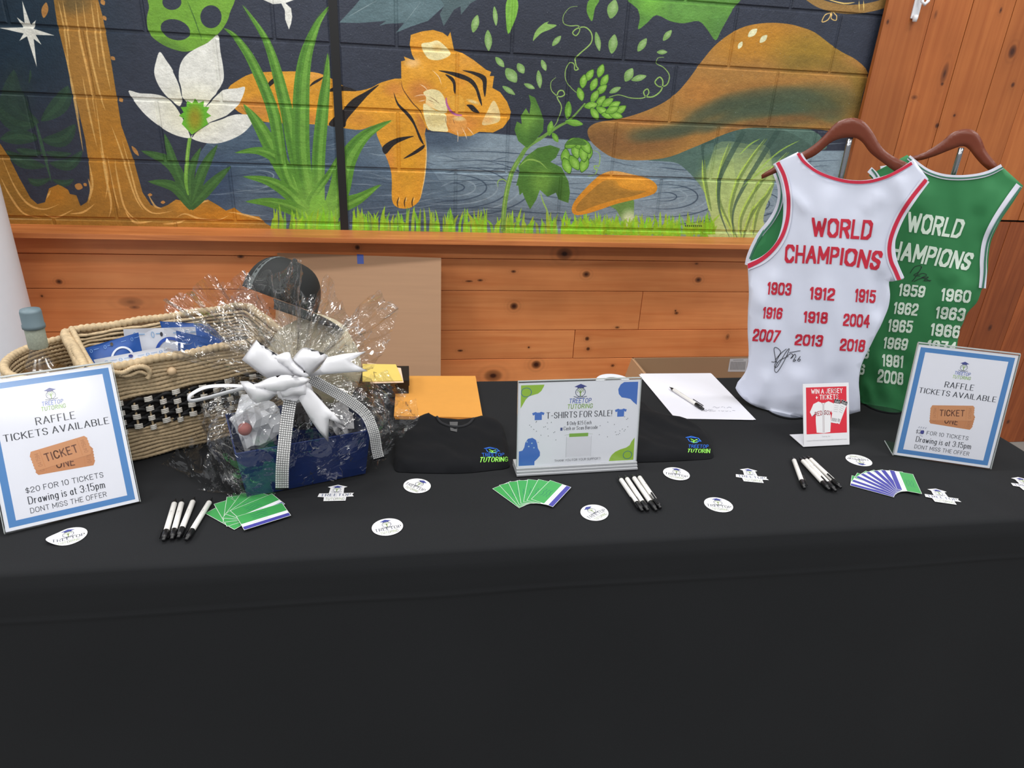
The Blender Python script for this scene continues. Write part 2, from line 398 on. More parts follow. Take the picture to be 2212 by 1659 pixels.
def blob(c, rx, ry, rgb, cr='P', rot=0, a=.7, clip=None, pw=1.5):
    """soft airbrushed patch, kept inside clip"""
    P = tex([(c[0]+rx*1.3*math.cos(t)*math.cos(rot)-ry*1.3*math.sin(t)*math.sin(rot), c[1]+rx*1.3*math.cos(t)*math.sin(rot)+ry*1.3*math.sin(t)*math.cos(rot)) for t in np.linspace(0, 2*PI, 24)[:-1]], cr)
    cc = P.mean(0); E0 = P[0]-cc; D = P-cc
    cov = D.T@D/len(D); inv = np.linalg.inv(cov*2)
    x0, y0 = np.floor(P.min(0)).astype(int); x1, y1 = np.ceil(P.max(0)).astype(int)
    x0, y0 = max(0, x0), max(0, y0); x1, y1 = min(MWID, x1), min(MHEI, y1)
    if clip is not None:
        cx, cy, cm = clip; x0, y0 = max(x0, cx), max(y0, cy); x1, y1 = min(x1, cx+cm.shape[1]), min(y1, cy+cm.shape[0])
    if x1 <= x0 or y1 <= y0: return
    X, Y = np.meshgrid(np.arange(x0, x1)-cc[0], np.arange(y0, y1)-cc[1])
    d = X*X*inv[0, 0]+2*X*Y*inv[0, 1]+Y*Y*inv[1, 1]
    m = np.clip(1-d, 0, 1)**pw
    m = m*(.85+.3*rng.random(m.shape, dtype=np.float32))
    if clip is not None: m = m*cm[y0-cy:y1-cy, x0-cx:x1-cx]
    put(x0, y0, np.clip(m, 0, 1).astype(np.float32), rgb, a)
def stroke(pts, w, rgb, cr='P', a=1.0, taper=(0, 0), peak=.5, n=6):
    """brush stroke; w = widest (crop px), taper = widths at the two ends as a share"""
    p = np.array(catmull(pts, n, False) if len(pts) > 2 else [tuple(np.array(pts[0])*(1-t)+np.array(pts[1])*t) for t in np.linspace(0, 1, 6)])
    t = np.linspace(0, 1, len(p)); f = np.where(t < peak, taper[0]+(1-taper[0])*np.sin(PI/2*t/peak), taper[1]+(1-taper[1])*np.cos(PI/2*(t-peak)/(1-peak)))
    d = np.gradient(p, axis=0); L = np.hypot(d[:, 0], d[:, 1])+1e-9; nn = np.stack([-d[:, 1]/L, d[:, 0]/L], 1)
    o = nn*(w/2*f)[:, None]
    r = raster(tex(list(p+o)+list((p-o)[::-1]), cr))
    if r: put(*r, rgb, a)
    return r
def band(pts, w, rgb, cr, a, clip):
    P = catmull(pts, 3, False)
    for p, q in zip(P, P[1:]): blob(p, w, w*.62, rgb, cr, math.atan2(q[1]-p[1], q[0]-p[0]), a, clip)
def leaf(c, L, W, ang, rgb, cr, hi=None):
    ca, sa = math.cos(math.radians(ang)), math.sin(math.radians(ang))
    P = [(-.5, 0), (-.25, -.38), (.05, -.5), (.3, -.34), (.5, 0), (.25, .36), (0, .48), (-.3, .34)]
    r = fill([(c[0]+x*L*ca-y*W*sa, c[1]+x*L*sa+y*W*ca) for x, y in P], rgb, cr)
    if hi: blob((c[0]+.1*L*ca, c[1]+.1*L*sa), L*.35, W*.3, hi, cr, math.radians(ang), .8, r)
    return r
NAVY = (53, 58, 71); PT = (226,226,218)
CANV[:] = NAVY
def bl(c, rx, ry, rgb, a=.5, **k): blob(c, rx, ry, rgb, 'P', a=a, **k)
bl((40, 60), 220, 190, (30, 52, 66), .7); bl((700, 60), 300, 160, (58, 62, 74), .5); bl((1150, 120), 300, 150, (47, 50, 60), .6)
# log
lg = fill([(420,345),(450,305),(500,272),(640,258),(760,262),(925,286),(1060,288),(1200,300),(1300,306),(1500,322),(1700,326),(1860,325),(1860,540),(420,540),(430,440)], (86,103,120), smooth=False)
for k_ in range(3):
    fill([(930,290+k_*3),(1060,290),(1200,302),(1300,308),(1500,324),(1700,328),(1860,327),(1860,520),(1100-k_*40,520),(1040-k_*30,430),(930-k_*5,350)], (136,154,166), smooth=False, a=.5)
for c, rx, ry, k, a in (((640,330),200,60,(66,84,104),.8),((1000,320),240,50,(120,137,150),.8),((1180,330),200,70,(132,147,158),.8),((700,420),160,70,(70,86,104),.7),((980,420),120,60,(98,116,130),.7),((1400,420),240,80,(128,144,156),.8),((1550,360),200,60,(118,136,148),.7),((880,470),300,40,(72,88,106),.7),((1130,470),200,40,(92,108,120),.7),((1780,360),140,60,(138,156,168),.9),((945,300),90,30,(66,80,98),.9),((460,400),60,70,(54,70,94),.9)):
    blob(c, rx, ry, k, 'P', 0, a, lg)
for i in range(300):
    x = 425+rng.random()*1300; y = 295+rng.random()*200; L = 30+rng.random()*130
    if y < 300+(0 if x < 900 else 15): continue
    ka = rng.random() < .5; v = (150,165,175) if not ka else (52,66,84)
    dy = math.sin(x*.012+y*.03)*14
    stroke([(x, y), (x+L*.33, y+dy*.3+rng.normal()*2), (x+L*.66, y+dy*.7), (x+L, y+dy)], 1+2.2*rng.random(), v, a=.3+.25*rng.random())
for cx, cy, S in ((975,405,1), (1435,425,.95), (1600,440,.5), (560,380,.6)):
    for k in range(7):
        a0, b0 = (28+24*k)*S, (10+9*k)*S
        stroke([(cx+a0*math.cos(t)*(1.2 if math.cos(t) < 0 else 1), cy+b0*math.sin(t)) for t in np.linspace(-2.2+.1*k, 2.2, 12)], 3, (50,64,82) if k % 2 == 0 else (146,162,172), a=.65)
for y in (330, 350, 366, 392, 455, 470): stroke([(925, y), (1050, y-4+rng.normal()*2), (1180, y+6), (1290, y+2)], 2.2, (52,66,82), a=.7)
# gold tree and roots
tree = fill([(0,310),(18,337),(42,385),(66,428),(81,441),(97,437),(106,407),(127,398),(147,410),(151,419),(165,422),(174,445),(187,437),(195,422),(193,362),(184,301),(169,235),(151,163),(133,90),(124,54),(116,0),(212,0),(222,36),(238,120),(250,196),(262,271),(289,347),(308,416),(326,443),(347,449),(362,443),(380,431),(395,434),(413,449),(428,437),(449,431),(470,443),(488,455),(506,449),(527,464),(560,468),(572,482),(600,496),(600,540),(-90,540),(-90,250)], (160,115,48), smooth=False)
for c, rx, ry, k, a in (((175,120),60,260,(172,124,62),.6),((235,330),60,140,(186,124,40),.7),((20,440),90,60,(146,110,50),.7),((250,470),160,50,(150,110,46),.6),((480,465),90,30,(190,124,34),.8),((395,440),30,20,(196,136,50),.7),((120,420),34,26,(176,120,44),.9),((160,8),40,26,(96,82,52),.8)):
    blob(c, rx, ry, k, 'P', 0, a, tree)
HG = (222,176,104)
for p in ([(125,0),(140,70),(150,160)],[(135,0),(145,60),(152,110)],[(163,0),(172,80),(190,160),(208,260)],[(178,0),(192,100),(215,200),(228,240)],[(196,0),(207,80),(215,150)],[(208,0),(222,110),(240,200)],[(150,165),(165,240),(180,330)],[(178,165),(192,240),(210,320)],[(205,205),(222,330),(232,390),(228,430)],[(140,110),(155,180),(172,260)],[(215,310),(228,380),(240,440),(235,470)],[(240,270),(262,330),(290,420),(310,455)],[(247,340),(255,390),(270,450),(300,480)],[(192,350),(200,400),(190,440)],[(231,335),(243,400),(258,455)],[(263,300),(280,360),(300,430),(330,460),(375,455)],[(0,330),(30,400),(60,440),(95,452),(130,440)],[(0,380),(20,420),(50,460),(90,472)],[(0,440),(15,470)],[(95,462),(120,470),(160,452)],[(150,462),(180,458),(205,440)],[(270,455),(290,480),(330,478)],[(380,470),(400,462),(430,472),(470,475),(495,465)],[(350,484),(380,482),(400,476)],[(110,410),(100,430)],[(190,385),(196,410),(190,432)],[(320,420),(335,445),(350,450)],[(425,445),(438,436),(452,434)],[(490,458),(520,462),(550,470),(572,478)]):
    stroke(p, 4.2, HG, a=.8)
# fern
FG = (50,72,60)
for p, w in (([(85,265),(42,250),(26,210),(30,150)],60),([(88,262),(130,225),(147,185)],40),([(78,270),(30,262),(-10,225)],40),([(82,300),(40,295),(0,300)],34),([(90,302),(135,300),(163,268)],34),([(95,330),(60,330),(35,322)],18),([(98,328),(125,335),(155,332)],16),([(100,360),(50,350),(12,325)],26),([(106,352),(150,355),(178,325)],26),([(112,385),(80,395),(60,385)],16),([(112,388),(140,396),(160,387)],14)):
    stroke(p, w, FG, peak=.5); stroke(p, w*.35, (60,88,66), a=.6)
stroke([(75,255),(92,320),(112,396)], 7, (62,90,70))
blob((35,200), 40, 70, (46,60,62), 'P', 0, .6)
for p in ([(65,150),(62,180),(68,165)],): fill(p, FG)
# star
ctr = (63,67)
for an, L in ((-103,68),(-132,40),(-58,28),(186,66),(10,56),(48,40),(78,80),(135,30)):
    a = math.radians(an); b = a+PI/2
    fill([(ctr[0]+math.cos(b)*8, ctr[1]+math.sin(b)*8), (ctr[0]+L*math.cos(a), ctr[1]+L*math.sin(a)), (ctr[0]-math.cos(b)*8, ctr[1]-math.sin(b)*8)], (228,228,218), smooth=False)
for c, L, W, an in (((97,22),34,15,-80),((222,5),14,10,60),((226,39),12,8,60),((244,126),12,8,40),((261,216),12,8,45),((292,326),26,8,55),((170,403),18,15,20),((184,399),9,7,40),((324,421),10,7,0),((352,437),10,7,0)):
    leaf(c, L, W, an, (180,128,70), 'P')
# green mask shape
g = fill([(1110,-60),(1068,60),(1052,150),(1075,245),(1150,310),(1240,352),(1340,370),(1440,335),(1530,272),(1600,200),(1645,100),(1645,-60)], (112,160,56), 'A')
blob((1200,330), 160, 50, (88,128,52), 'A', .4, .8, g); blob((1560,40), 120, 120, (124,172,62), 'A', 0, .6, g)
for c, rx, ry, ro in (((1257,213),108,72,.3),((1512,120),76,82,0),((1232,15),68,56,0)):
    fill([(c[0]+rx*math.cos(t)*math.cos(ro)-ry*math.sin(t)*math.sin(ro), c[1]+rx*math.cos(t)*math.sin(ro)+ry*math.sin(t)*math.cos(ro)) for t in np.linspace(0, 2*PI, 13)[:-1]], NAVY, 'A')
stroke([(1340,0),(1400,150),(1450,300)], 8, (70,110,48), 'A')
# second flower at the top, blue-grey leaves
fill([(345,-8),(430,30),(490,25),(515,75),(518,140),(545,212),(560,170),(568,120),(560,60),(520,22),(600,-8)], PT, 'B', smooth=False)
gl = fill([(905,162),(1000,60),(1060,-10),(1700,-10),(1700,0),(1640,60),(1540,150),(1420,190),(1310,235),(1370,165),(1250,170),(1190,185),(1240,150),(1050,165)], (88,110,116), 'B', smooth=False)
fill([(500,-10),(780,-10),(720,22),(650,105),(645,45),(600,70),(525,188),(498,100),(530,40)], (78,96,100), 'C', smooth=False)
blob((1400,60), 200, 80, (100,122,128), 'B', 0, .7, gl)
stroke([(960,125),(1180,0)], 5, (150,166,168), 'B', a=.8); stroke([(1370,170),(1500,0)], 5, (128,146,150), 'B', a=.8)
# tiger
OR = (214,150,48)
tb = fill([(110,632),(180,575),(270,530),(400,515),(620,512),(760,525),(870,575),(960,632),(1030,652),(1130,630),(1210,590),(1350,563),(1450,640),(1530,860),(1518,960),(1528,1060),(1528,1150),(1515,1280),(1488,1420),(1440,1475),(1385,1495),(1320,1485),(1283,1430),(1280,1250),(1240,1120),(1175,970),(1160,900),(1060,930),(945,920),(830,900),(700,890),(420,880),(300,850),(180,800),(120,720)], OR, 'B', n=3)
for c, rx, ry, k, a in (((300,780),160,90,(188,124,62),.8),((650,850),150,60,(196,126,56),.8),((560,560),260,50,(226,166,64),.7),((1300,640),90,60,(200,128,60),.8),((1250,1150),60,110,(206,132,58),.8),((1050,860),120,60,(210,140,60),.6),((1400,1150),70,250,(218,156,40),.6),((1500,860),50,120,(180,112,56),.8),((720,545),90,30,(226,160,80),.7),((1400,1330),60,110,(208,150,50),.6)):
    blob(c, rx, ry, k, 'B', 0, a, tb)
stroke([(1522,960),(1530,1100),(1515,1280),(1480,1440)], 8, (236,196,130), 'B')
SK = (40,36,36)
for q in ([(385,642),(398,592),(440,558),(442,590),(412,618)],[(693,620),(720,585),(792,550),(770,576),(720,606)],[(828,656),(870,622),(940,618),(1032,652),(930,652)],[(940,776),(1000,712),(1090,660),(1192,606),(1110,684),(1025,780),(960,858),(940,912),(832,898),(868,840),(905,820)],[(1213,1060),(1262,1015),(1340,985),(1442,975),(1380,1000),(1300,1040),(1238,1105)],[(1365,1138),(1440,1085),(1512,1038),(1508,1066),(1440,1110)],[(1296,660),(1330,740),(1420,830),(1468,930),(1512,1035),(1480,1000),(1440,900),(1390,830),(1320,750)]):
    fill(q, SK, 'B', n=4)
for x in (1325, 1375, 1430): stroke([(x+8,1410),(x-3,1450),(x+2,1490)], 9, SK, 'B', a=.8); stroke([(x+14,1412),(x+6,1450)], 5, (240,214,160), 'B', a=.8)
hd = [(290,250),(370,225),(450,214),(520,235),(556,262),(573,228),(600,360),(660,380),(740,430),(830,500),(866,515),(856,545),(887,545),(875,630),(930,660),(980,730),(1007,800),(1000,850),(950,915),(880,950),(780,945),(720,975),(640,978),(560,948),(480,942),(410,930),(375,860),(300,745),(240,655),(222,560),(220,440),(250,432),(240,405),(290,425),(320,432),(298,390),(282,320)]
hm = fill(hd, OR, 'C', smooth=False)
for c, rx, ry, k, a in (((330,340),60,110,(222,150,52),.6),((360,660),110,90,(190,118,60),.85),((330,480),90,70,(222,160,60),.8),((560,560),160,90,(216,156,46),.6),((620,900),130,80,(196,120,58),.8),((720,880),120,70,(204,132,58),.7),((650,560),60,80,(206,136,50),.7),((560,320),60,90,(206,148,50),.7),((300,450),60,40,(230,190,140),.7),((950,780),60,160,(216,150,44),.7),((700,440),110,50,(226,160,70),.6),((760,650),70,110,(214,152,50),.6)):
    blob(c, rx, ry, k, 'C', 0, a, hm)
CM = (228,214,160)
r = fill([(370,312),(430,302),(480,290),(530,325),(576,382),(540,415),(480,432),(420,422),(388,385),(372,350)], CM, 'C'); blob((480,340),40,30,(216,170,90),'C',0,.5,r)
r = fill([(380,662),(430,640),(490,650),(525,690),(542,740),(552,795),(530,812),(470,785),(400,752),(400,700)], CM, 'C'); blob((400,760),60,40,(226,180,120),'C',0,.7,r)
r = fill([(385,742),(450,782),(540,822),(546,890),(556,940),(500,942),(425,932),(395,870),(380,800)], CM, 'C'); blob((470,860),70,50,(206,180,110),'C',0,.5,r)
r = fill([(548,822),(600,818),(680,850),(690,905),(650,962),(592,942),(555,890)], (216,150,76), 'C'); blob((640,850),50,20,CM,'C',0,.8,r)
fill([(545,700),(600,680),(655,690),(678,745),(672,812),(640,812),(590,780),(555,730)], (218,160,60), 'C')
stroke([(544,700),(548,745),(575,795),(615,822),(658,826)], 17, (176,98,150), 'C', taper=(.4,.4))
fill([(880,722),(912,760),(932,830),(920,872),(860,892),(800,890),(838,800)], (226,200,140), 'C'); blob((840,860),50,30,(210,146,80),'C',0,.6)
for q in ([(487,505),(600,517),(690,545),(752,592),(790,690),(800,760),(775,710),(752,640),(705,588),(640,562),(560,530)],[(660,505),(740,513),(822,545),(834,600),(822,695),(808,640),(800,575),(740,535)],[(536,533),(590,555),(612,600),(610,672),(597,650),(588,590)],[(690,752),(730,752),(765,785),(782,812),(735,800),(704,768)]):
    fill(q, SK, 'C', n=4)
blob((735,730), 50, 14, (226,210,160), 'C', .3, .8)
stroke([(222,575),(235,640),(300,735),(360,800),(392,880)], 7, (70,44,30), 'C', a=.85)
for q in ([(352,603),(390,625),(420,665)],[(312,692),(370,680),(438,690)],[(345,728),(400,715)],[(620,930),(628,970),(626,1020)],[(655,910),(680,960),(692,998)],[(690,908),(720,940),(745,972)],[(440,500),(490,550),(510,610)]):
    stroke(q, 6, (238,206,170), 'C', a=.9)
for q in ([(420,690),(460,715),(500,748)],[(410,712),(460,735)],[(590,850),(605,890)],[(536,830),(545,890)]): stroke(q, 4, (110,70,50), 'C', a=.8)
for i in range(60):
    a = rng.random()*2*PI; stroke([(470+40*math.cos(a), 860+30*math.sin(a)), (470+75*math.cos(a), 860+60*math.sin(a))], 3, (190,160,96), 'C', a=.3)
# white flower
for tip, via, w in (((1010,1080),(1240,1190),85),((1178,955),(1240,1150),60),((1440,1055),(1360,1250),70),((1560,1035),(1450,1230),75),((1655,1190),(1500,1340),80),((1060,1300),(1250,1340),75)):
    stroke([(1370,1500), via, tip], w, (62,98,52), 'A', taper=(.3,0), peak=.45); stroke([(1370,1480), via, tip], w*.35, (78,120,60), 'A', a=.6)
stroke([(1362,980),(1345,1100),(1332,1290),(1350,1400)], 28, (112,162,66), 'A', taper=(.9,.3)); stroke([(1355,985),(1340,1120),(1330,1290)], 9, (150,190,90), 'A')

P1 = [(1145,372),(1190,430),(1240,505),(1275,590),(1305,690),(1290,760),(1240,730),(1180,675),(1130,600),(1105,520),(1118,440)]
P2 = [(1560,250),(1580,370),(1602,500),(1600,580),(1560,650),(1500,750),(1400,770),(1310,700),(1282,570),(1290,470),(1330,400),(1400,350),(1490,305)]
P3 = [(920,655),(1000,668),(1110,675),(1190,700),(1260,760),(1310,840),(1350,930),(1362,988),(1260,970),(1150,910),(1020,800)]
P4 = [(1757,627),(1700,632),(1600,645),(1545,690),(1490,750),(1440,840),(1420,900),(1500,880),(1590,850),(1670,790),(1722,730)]
P5 = [(1842,825),(1760,820),(1680,822),(1580,855),(1480,890),(1400,950),(1370,988),(1450,1020),(1560,1028),(1680,990),(1770,930)]
for q in (P1, P2, P3, P4, P5):
    r = fill(q, PT, 'A', n=4); blob((1380,800), 260, 200, (226,222,190), 'A', 0, .7, r)
for q in ([(1195,700),(1265,765),(1330,880),(1368,985)],[(1480,760),(1530,700),(1590,645)],[(1500,880),(1600,845),(1660,815)],[(1375,985),(1410,940),(1500,885)],[(1240,510),(1285,600),(1303,690)]):
    stroke(q, 11, (48,54,66), 'A', taper=(.3,.3))
cs = [(1375,965)]
for k in range(17):
    t = math.radians(215-250*k/16); R = 116 if k % 2 == 0 else 84
    cs.append((1398+R*math.cos(t), 822-R*math.sin(t)))
fill(cs[:], (104,176,52), 'A', smooth=False)
blob((1395,850), 60, 100, (160,140,40), 'A', 0, .9)
# big grass clump
def blade(pts, w, base=(88,138,52), hi=(128,178,76), cr='B'):
    r = stroke(pts, w, base, cr, taper=(.55,0), peak=.3, n=8)
    stroke([(x+w*.12, y) for x, y in pts], w*.3, hi, cr, taper=(.5,0), peak=.3, a=.55)
    stroke([(x-w*.22, y) for x, y in pts], w*.2, (62,104,44), cr, taper=(.5,0), peak=.3, a=.4)
    if r:
        for k in range(3): blob((pts[0][0]*.6+pts[1][0]*.4, pts[0][1]*.6+pts[1][1]*.4), 90, 240, (140,190,84), cr, 0, .3, r)
for pts, w in (([(760,1620),(500,1200),(330,900),(215,745)],120),([(720,1620),(510,1200),(350,1085),(155,1095)],90),([(720,1620),(520,1250),(430,800),(285,450),(160,265),(75,200)],85),([(740,1620),(610,1200),(505,700),(385,300),(208,32)],95),([(750,1620),(645,1200),(630,800),(655,450),(735,200),(832,38)],125),([(775,1620),(755,1200),(785,800),(815,550),(822,378)],95),([(800,1620),(900,1380),(960,1150),(1085,975),(1282,860)],150),([(760,1620),(700,1450),(830,1250),(905,1100)],60),([(740,1620),(560,1400),(400,1300),(215,1265)],95),([(770,1620),(580,1500),(400,1450),(232,1445)],95),([(800,1620),(900,1490),(1050,1420),(1202,1322)],110)):
    blade(pts, w)
r = fill([(680,1680),(700,1450),(760,1400),(820,1470),(840,1680)], (124,178,70), 'B')
# grass along the ledge
for i in range(300):
    x = 585+rng.random()*985; h = 14+34*rng.random()**1.4; 
    if 1530 < x < 1660: continue
    l = rng.normal()*7; c = (120+int(40*rng.random()), 175+int(30*rng.random()), 40+int(20*rng.random()))
    stroke([(x, 486+(x-585)*.018+20), (x+l*.3, 486+(x-585)*.018-h*.4), (x+l, 486+(x-585)*.018-h)], 4.5+3*rng.random(), c, a=.85, taper=(1,0), peak=.3, n=3)
fill([(600,494),(900,498),(1200,502),(1530,506),(1530,520),(600,515)], (112,160,48), a=.35)
# vine, leaves and hops
LG, LH = (98,148,58), (150,190,104)
for c, L, W, an in (((752,170),130,55,-75),((895,115),140,35,85),((845,290),150,55,88),((928,445),95,45,50),((1010,540),125,80,55),((1078,490),85,55,60),((1243,468),85,38,70),((1140,618),85,35,25),((1210,568),130,42,85),((992,648),110,38,35),((1335,293),95,40,-48),((1630,300),130,42,80)):
    leaf(c, L, W, an, (122,160,90), 'C', (160,190,130))
fill([(1165,292),(1185,225),(1240,170),(1280,155),(1270,170),(1335,180),(1290,210),(1230,235),(1190,270)], (132,172,92), 'C')
fill([(1550,60),(1570,0),(1640,0),(1610,60),(1590,150),(1560,110)], LG, 'C')
for c, L, W, an in (((380,60),130,75,-75),((280,275),130,38,80),((382,292),130,62,-80),((575,298),105,48,-55),((742,235),90,40,-50),((707,346),70,32,0),((487,497),100,60,-60),((553,518),105,42,-15),((395,598),85,36,-25)):
    leaf(c, L, W, an, (122,160,90), 'D', (160,190,130))
blade([(1020,-20),(1010,100),(988,245)], 90, (104,166,50), (130,190,70), 'C')
def swirl(pts, cr, w=9): stroke(pts, w, (142,178,92), cr, taper=(.3,.5), n=8)
swirl([(1485,45),(1430,55),(1385,110),(1385,165),(1430,185),(1490,185),(1500,220),(1475,255),(1450,235),(1480,205),(1540,195),(1585,240),(1580,310),(1500,385),(1470,420),(1475,470),(1490,495),(1465,500),(1460,460),(1430,450),(1400,500),(1400,570),(1440,630),(1480,665)], 'C')
swirl([(1330,555),(1295,590),(1300,650),(1350,692),(1390,680),(1380,650),(1350,655),(1340,700),(1370,770),(1340,870),(1310,915)], 'C')
swirl([(720,380),(680,385),(672,420),(720,450),(755,500),(740,560),(690,575),(660,545),(690,512),(712,540),(700,600),(650,640),(600,640),(585,610),(610,590),(618,620),(580,650),(500,650),(420,630),(355,645)], 'D')
swirl([(1575,1070),(1640,1100),(1640,1180),(1615,1215),(1605,1190),(1630,1195),(1610,1250),(1560,1265)], 'C', 8)
swirl([(915,1340),(915,1300),(950,1285),(985,1310),(1000,1320)], 'C', 8); swirl([(1220,1385),(1240,1450),(1270,1520),(1290,1620)], 'C', 11)
stroke([(950,1660),(965,1450),(1010,1250),(1080,1120),(1130,1050),(1230,985),(1350,905),(1430,860),(1540,740)], 34, (110,150,70), 'C', taper=(1,.3), peak=.02)
stroke([(945,1660),(960,1450),(1005,1250),(1075,1120)], 9, (160,190,100), 'C', a=.7)
def bigleaf(pts, cr):
    r = fill(pts, (76,118,50), cr, smooth=False); P = np.array(pts); c = P.mean(0)
    blob(c, 90, 110, (124,168,70), cr, 0, .7, r); blob(P.min(0)*.6+c*.4, 70, 90, (104,150,60), cr, 0, .6, r); blob(P.max(0)*.5+c*.5, 60, 90, (58,92,42), cr, 0, .6, r)
    return r
bigleaf([(1135,678),(1180,700),(1215,780),(1243,860),(1238,940),(1180,1010),(1122,1060),(1060,1010),(1033,930),(1050,870),(1085,890),(1080,830),(1115,775),(1140,820),(1150,740)], 'C')
bigleaf([(1290,1040),(1360,1065),(1330,1130),(1290,1160),(1370,1200),(1420,1300),(1430,1380),(1420,1455),(1350,1430),(1330,1380),(1270,1410),(1215,1360),(1190,1430),(1145,1500),(1110,1430),(1090,1380),(1070,1400),(1060,1330),(1045,1330),(1070,1230),(1060,1190),(1120,1120),(1200,1060)], 'C')
stroke([(1070,1190),(1130,1145),(1210,1160),(1270,1215)], 12, (150,186,90), 'C', a=.8)
for c, L, W, an in (((1418,790),130,50,95),((1460,880),130,50,10),((1290,920),110,45,-80),((1325,985),80,40,60)): leaf(c, L, W, an, (100,152,54), 'C', (140,190,80))
def hop(cs, cr, L, W):
    for x, y, an in cs: leaf((x, y), L*1.12, W*1.12, an, (64,104,40), cr); leaf((x, y), L, W, an, (112,164,56), cr, (158,204,96))
hop([(300,470,-70),(225,500,-55),(325,535,-60),(185,540,-80),(255,560,-65),(165,625,75),(305,595,-40),(260,640,-60),(300,672,-50),(345,680,-35),(235,700,-10),(390,700,-30),(260,755,60),(310,735,30),(350,765,10),(430,730,-35),(400,765,15),(375,730,-20)], 'D', 88, 46)
hop([(65,1040,95),(215,1010,95),(135,1000,80),(75,1100,70),(190,1090,110),(160,960,20),(125,1080,60),(185,1020,85),(110,950,-30),(200,970,60)], 'D', 105, 58)
fill([(60,960),(110,925),(160,915),(205,950),(190,965),(120,960)], (80,122,52), 'D')
# green leaf at the top
r = fill([(520,-20),(545,60),(560,120),(548,195),(610,150),(670,100),(760,140),(850,155),(950,140),(1010,200),(1062,268),(1100,200),(1150,110),(1175,60),(1180,-20)], (92,142,62), 'D', n=3)
blob((640,40),100,70,(118,180,66),'D',0,.8,r); blob((900,60),250,90,(104,156,74),'D',0,.6,r); blob((1090,180),80,90,(84,130,66),'D',0,.6,r)
# big mushroom: stem first
st = fill([(600,1052),(780,1075),(860,1120),(960,1230),(1010,1340),(1035,1460),(1030,1590),(1380,1590),(1378,1460),(1400,1360),(1440,1260),(1470,1180),(1600,1000),(1760,1000),(1800,960),(1700,860),(1500,850),(1300,840),(1000,930)], (84,110,100), 'D', n=3)
for c, rx, ry, k, a in (((1200,1450),300,330,(178,196,120),1),((1200,1450),240,300,(182,198,124),1),((1200,1250),230,160,(164,186,108),.9),((1200,1400),260,260,(178,196,120),1),((1150,1200),200,120,(150,176,100),.9),((1350,1250),160,220,(176,198,118),.9),((1080,1080),120,60,(96,130,92),.7),((1250,1550),200,140,(192,204,136),.9),((1250,920),300,70,(70,96,92),.9)):
    blob(c, rx, ry, k, 'D', 0, a, st)
sr = fill([(-30,870),(120,850),(300,870),(430,940),(500,1000),(400,1010),(300,1030),(100,1080),(-30,1200)], (74,98,88), 'E', n=3)
for k_ in range(5):
    fill([(985+k_*12,1150-k_*26),(1100,1100-k_*40),(1300,1080-k_*30),(1420,1150-k_*40),(1440,1260),(1400,1360),(1378,1460),(1380,1590),(1030,1590),(1035,1460),(1010,1340)], (176,194,124), 'D', n=3, a=.3)
for q in ([(1180,1560),(1080,1350),(1075,1200),(1100,1080),(1150,950)],[(1190,1580),(1150,1400),(1200,1200),(1290,1050),(1390,920)],[(1220,1580),(1220,1450),(1290,1300),(1400,1150),(1536,1010)],[(1300,1560),(1330,1400),(1400,1280),(1440,1210)],[(1020,1400),(980,1200),(975,1060)],[(1230,1590),(1290,1420),(1380,1300)]):
    stroke([(x+14, y) for x, y in q], 22, (110,134,72), 'D', taper=(.3,.2), a=.75); stroke(q, 12, (178,206,92), 'D', taper=(.5,.1), a=.9)
for q in ([(1160,1590),(1090,1400),(1085,1220),(1130,1090),(1250,870)],[(1185,1590),(1180,1400),(1260,1220),(1370,1040),(1480,860)],[(985,1100),(980,960),(1050,930)]):
    stroke(q, 34, (58,82,74), 'D', taper=(.02,.9), peak=.95, a=.7)
for q in ([(-10,1030),(60,960),(130,920)],[(60,1180),(250,1010),(395,930)],[(0,1250),(120,1150),(200,1100)]): stroke(q, 10, (160,196,84), 'E', a=.8)
cap_ = fill([(212,870),(240,830),(300,808),(420,790),(560,750),(700,690),(800,620),(880,530),(960,420),(1050,310),(1150,230),(1260,175),(1400,152),(1536,158),(1630,180),(1720,215),(1820,290),(1900,345),(2000,400),(2075,488),(2040,620),(1990,830),(1900,880),(1760,860),(1600,855),(1450,850),(1280,850),(1150,880),(1020,935),(900,985),(760,1040),(620,1062),(480,1062),(380,1045),(290,990),(230,930)], (166,120,62), 'D', n=3)
for c, rx, ry, k, a in (((1350,260),350,150,(188,130,44),1),((1700,330),300,150,(150,120,44),.9),((330,930),220,110,(124,88,54),.9),((600,960),260,90,(132,92,56),.8),((1250,700),380,90,(76,86,64),1),((1600,700),420,130,(70,86,66),1),((1850,720),240,120,(100,90,50),.7),((860,860),300,45,(84,88,66),.9),((1300,590),300,60,(150,104,54),.5),((1500,800),400,40,(126,88,52),.7),((950,620),160,120,(178,120,58),.8),((560,800),160,40,(166,110,60),.7)):
    blob(c, rx, ry, k, 'D', -.15 if rx > 250 else 0, a, cap_)
band([(540,900),(700,885),(850,850),(980,760),(1120,690),(1300,640),(1500,620),(1700,650),(1900,760)], 90, (72,84,66), 'D', .4, cap_)
band([(1000,850),(1150,790),(1300,740),(1500,720),(1700,740),(1900,820)], 70, (70,86,70), 'D', .35, cap_)
band([(1150,870),(1350,810),(1500,790),(1700,800),(1850,850)], 34, (132,96,56), 'D', .6, cap_)
band([(1560,420),(1760,420),(1980,500),(2020,620)], 90, (128,106,48), 'D', .4, cap_)
for c, L, W, an in (((1308,218),80,42,-40),((1380,258),70,36,-45),((1226,300),55,28,-60)): leaf(c, L, W, an, (222,220,180), 'D')
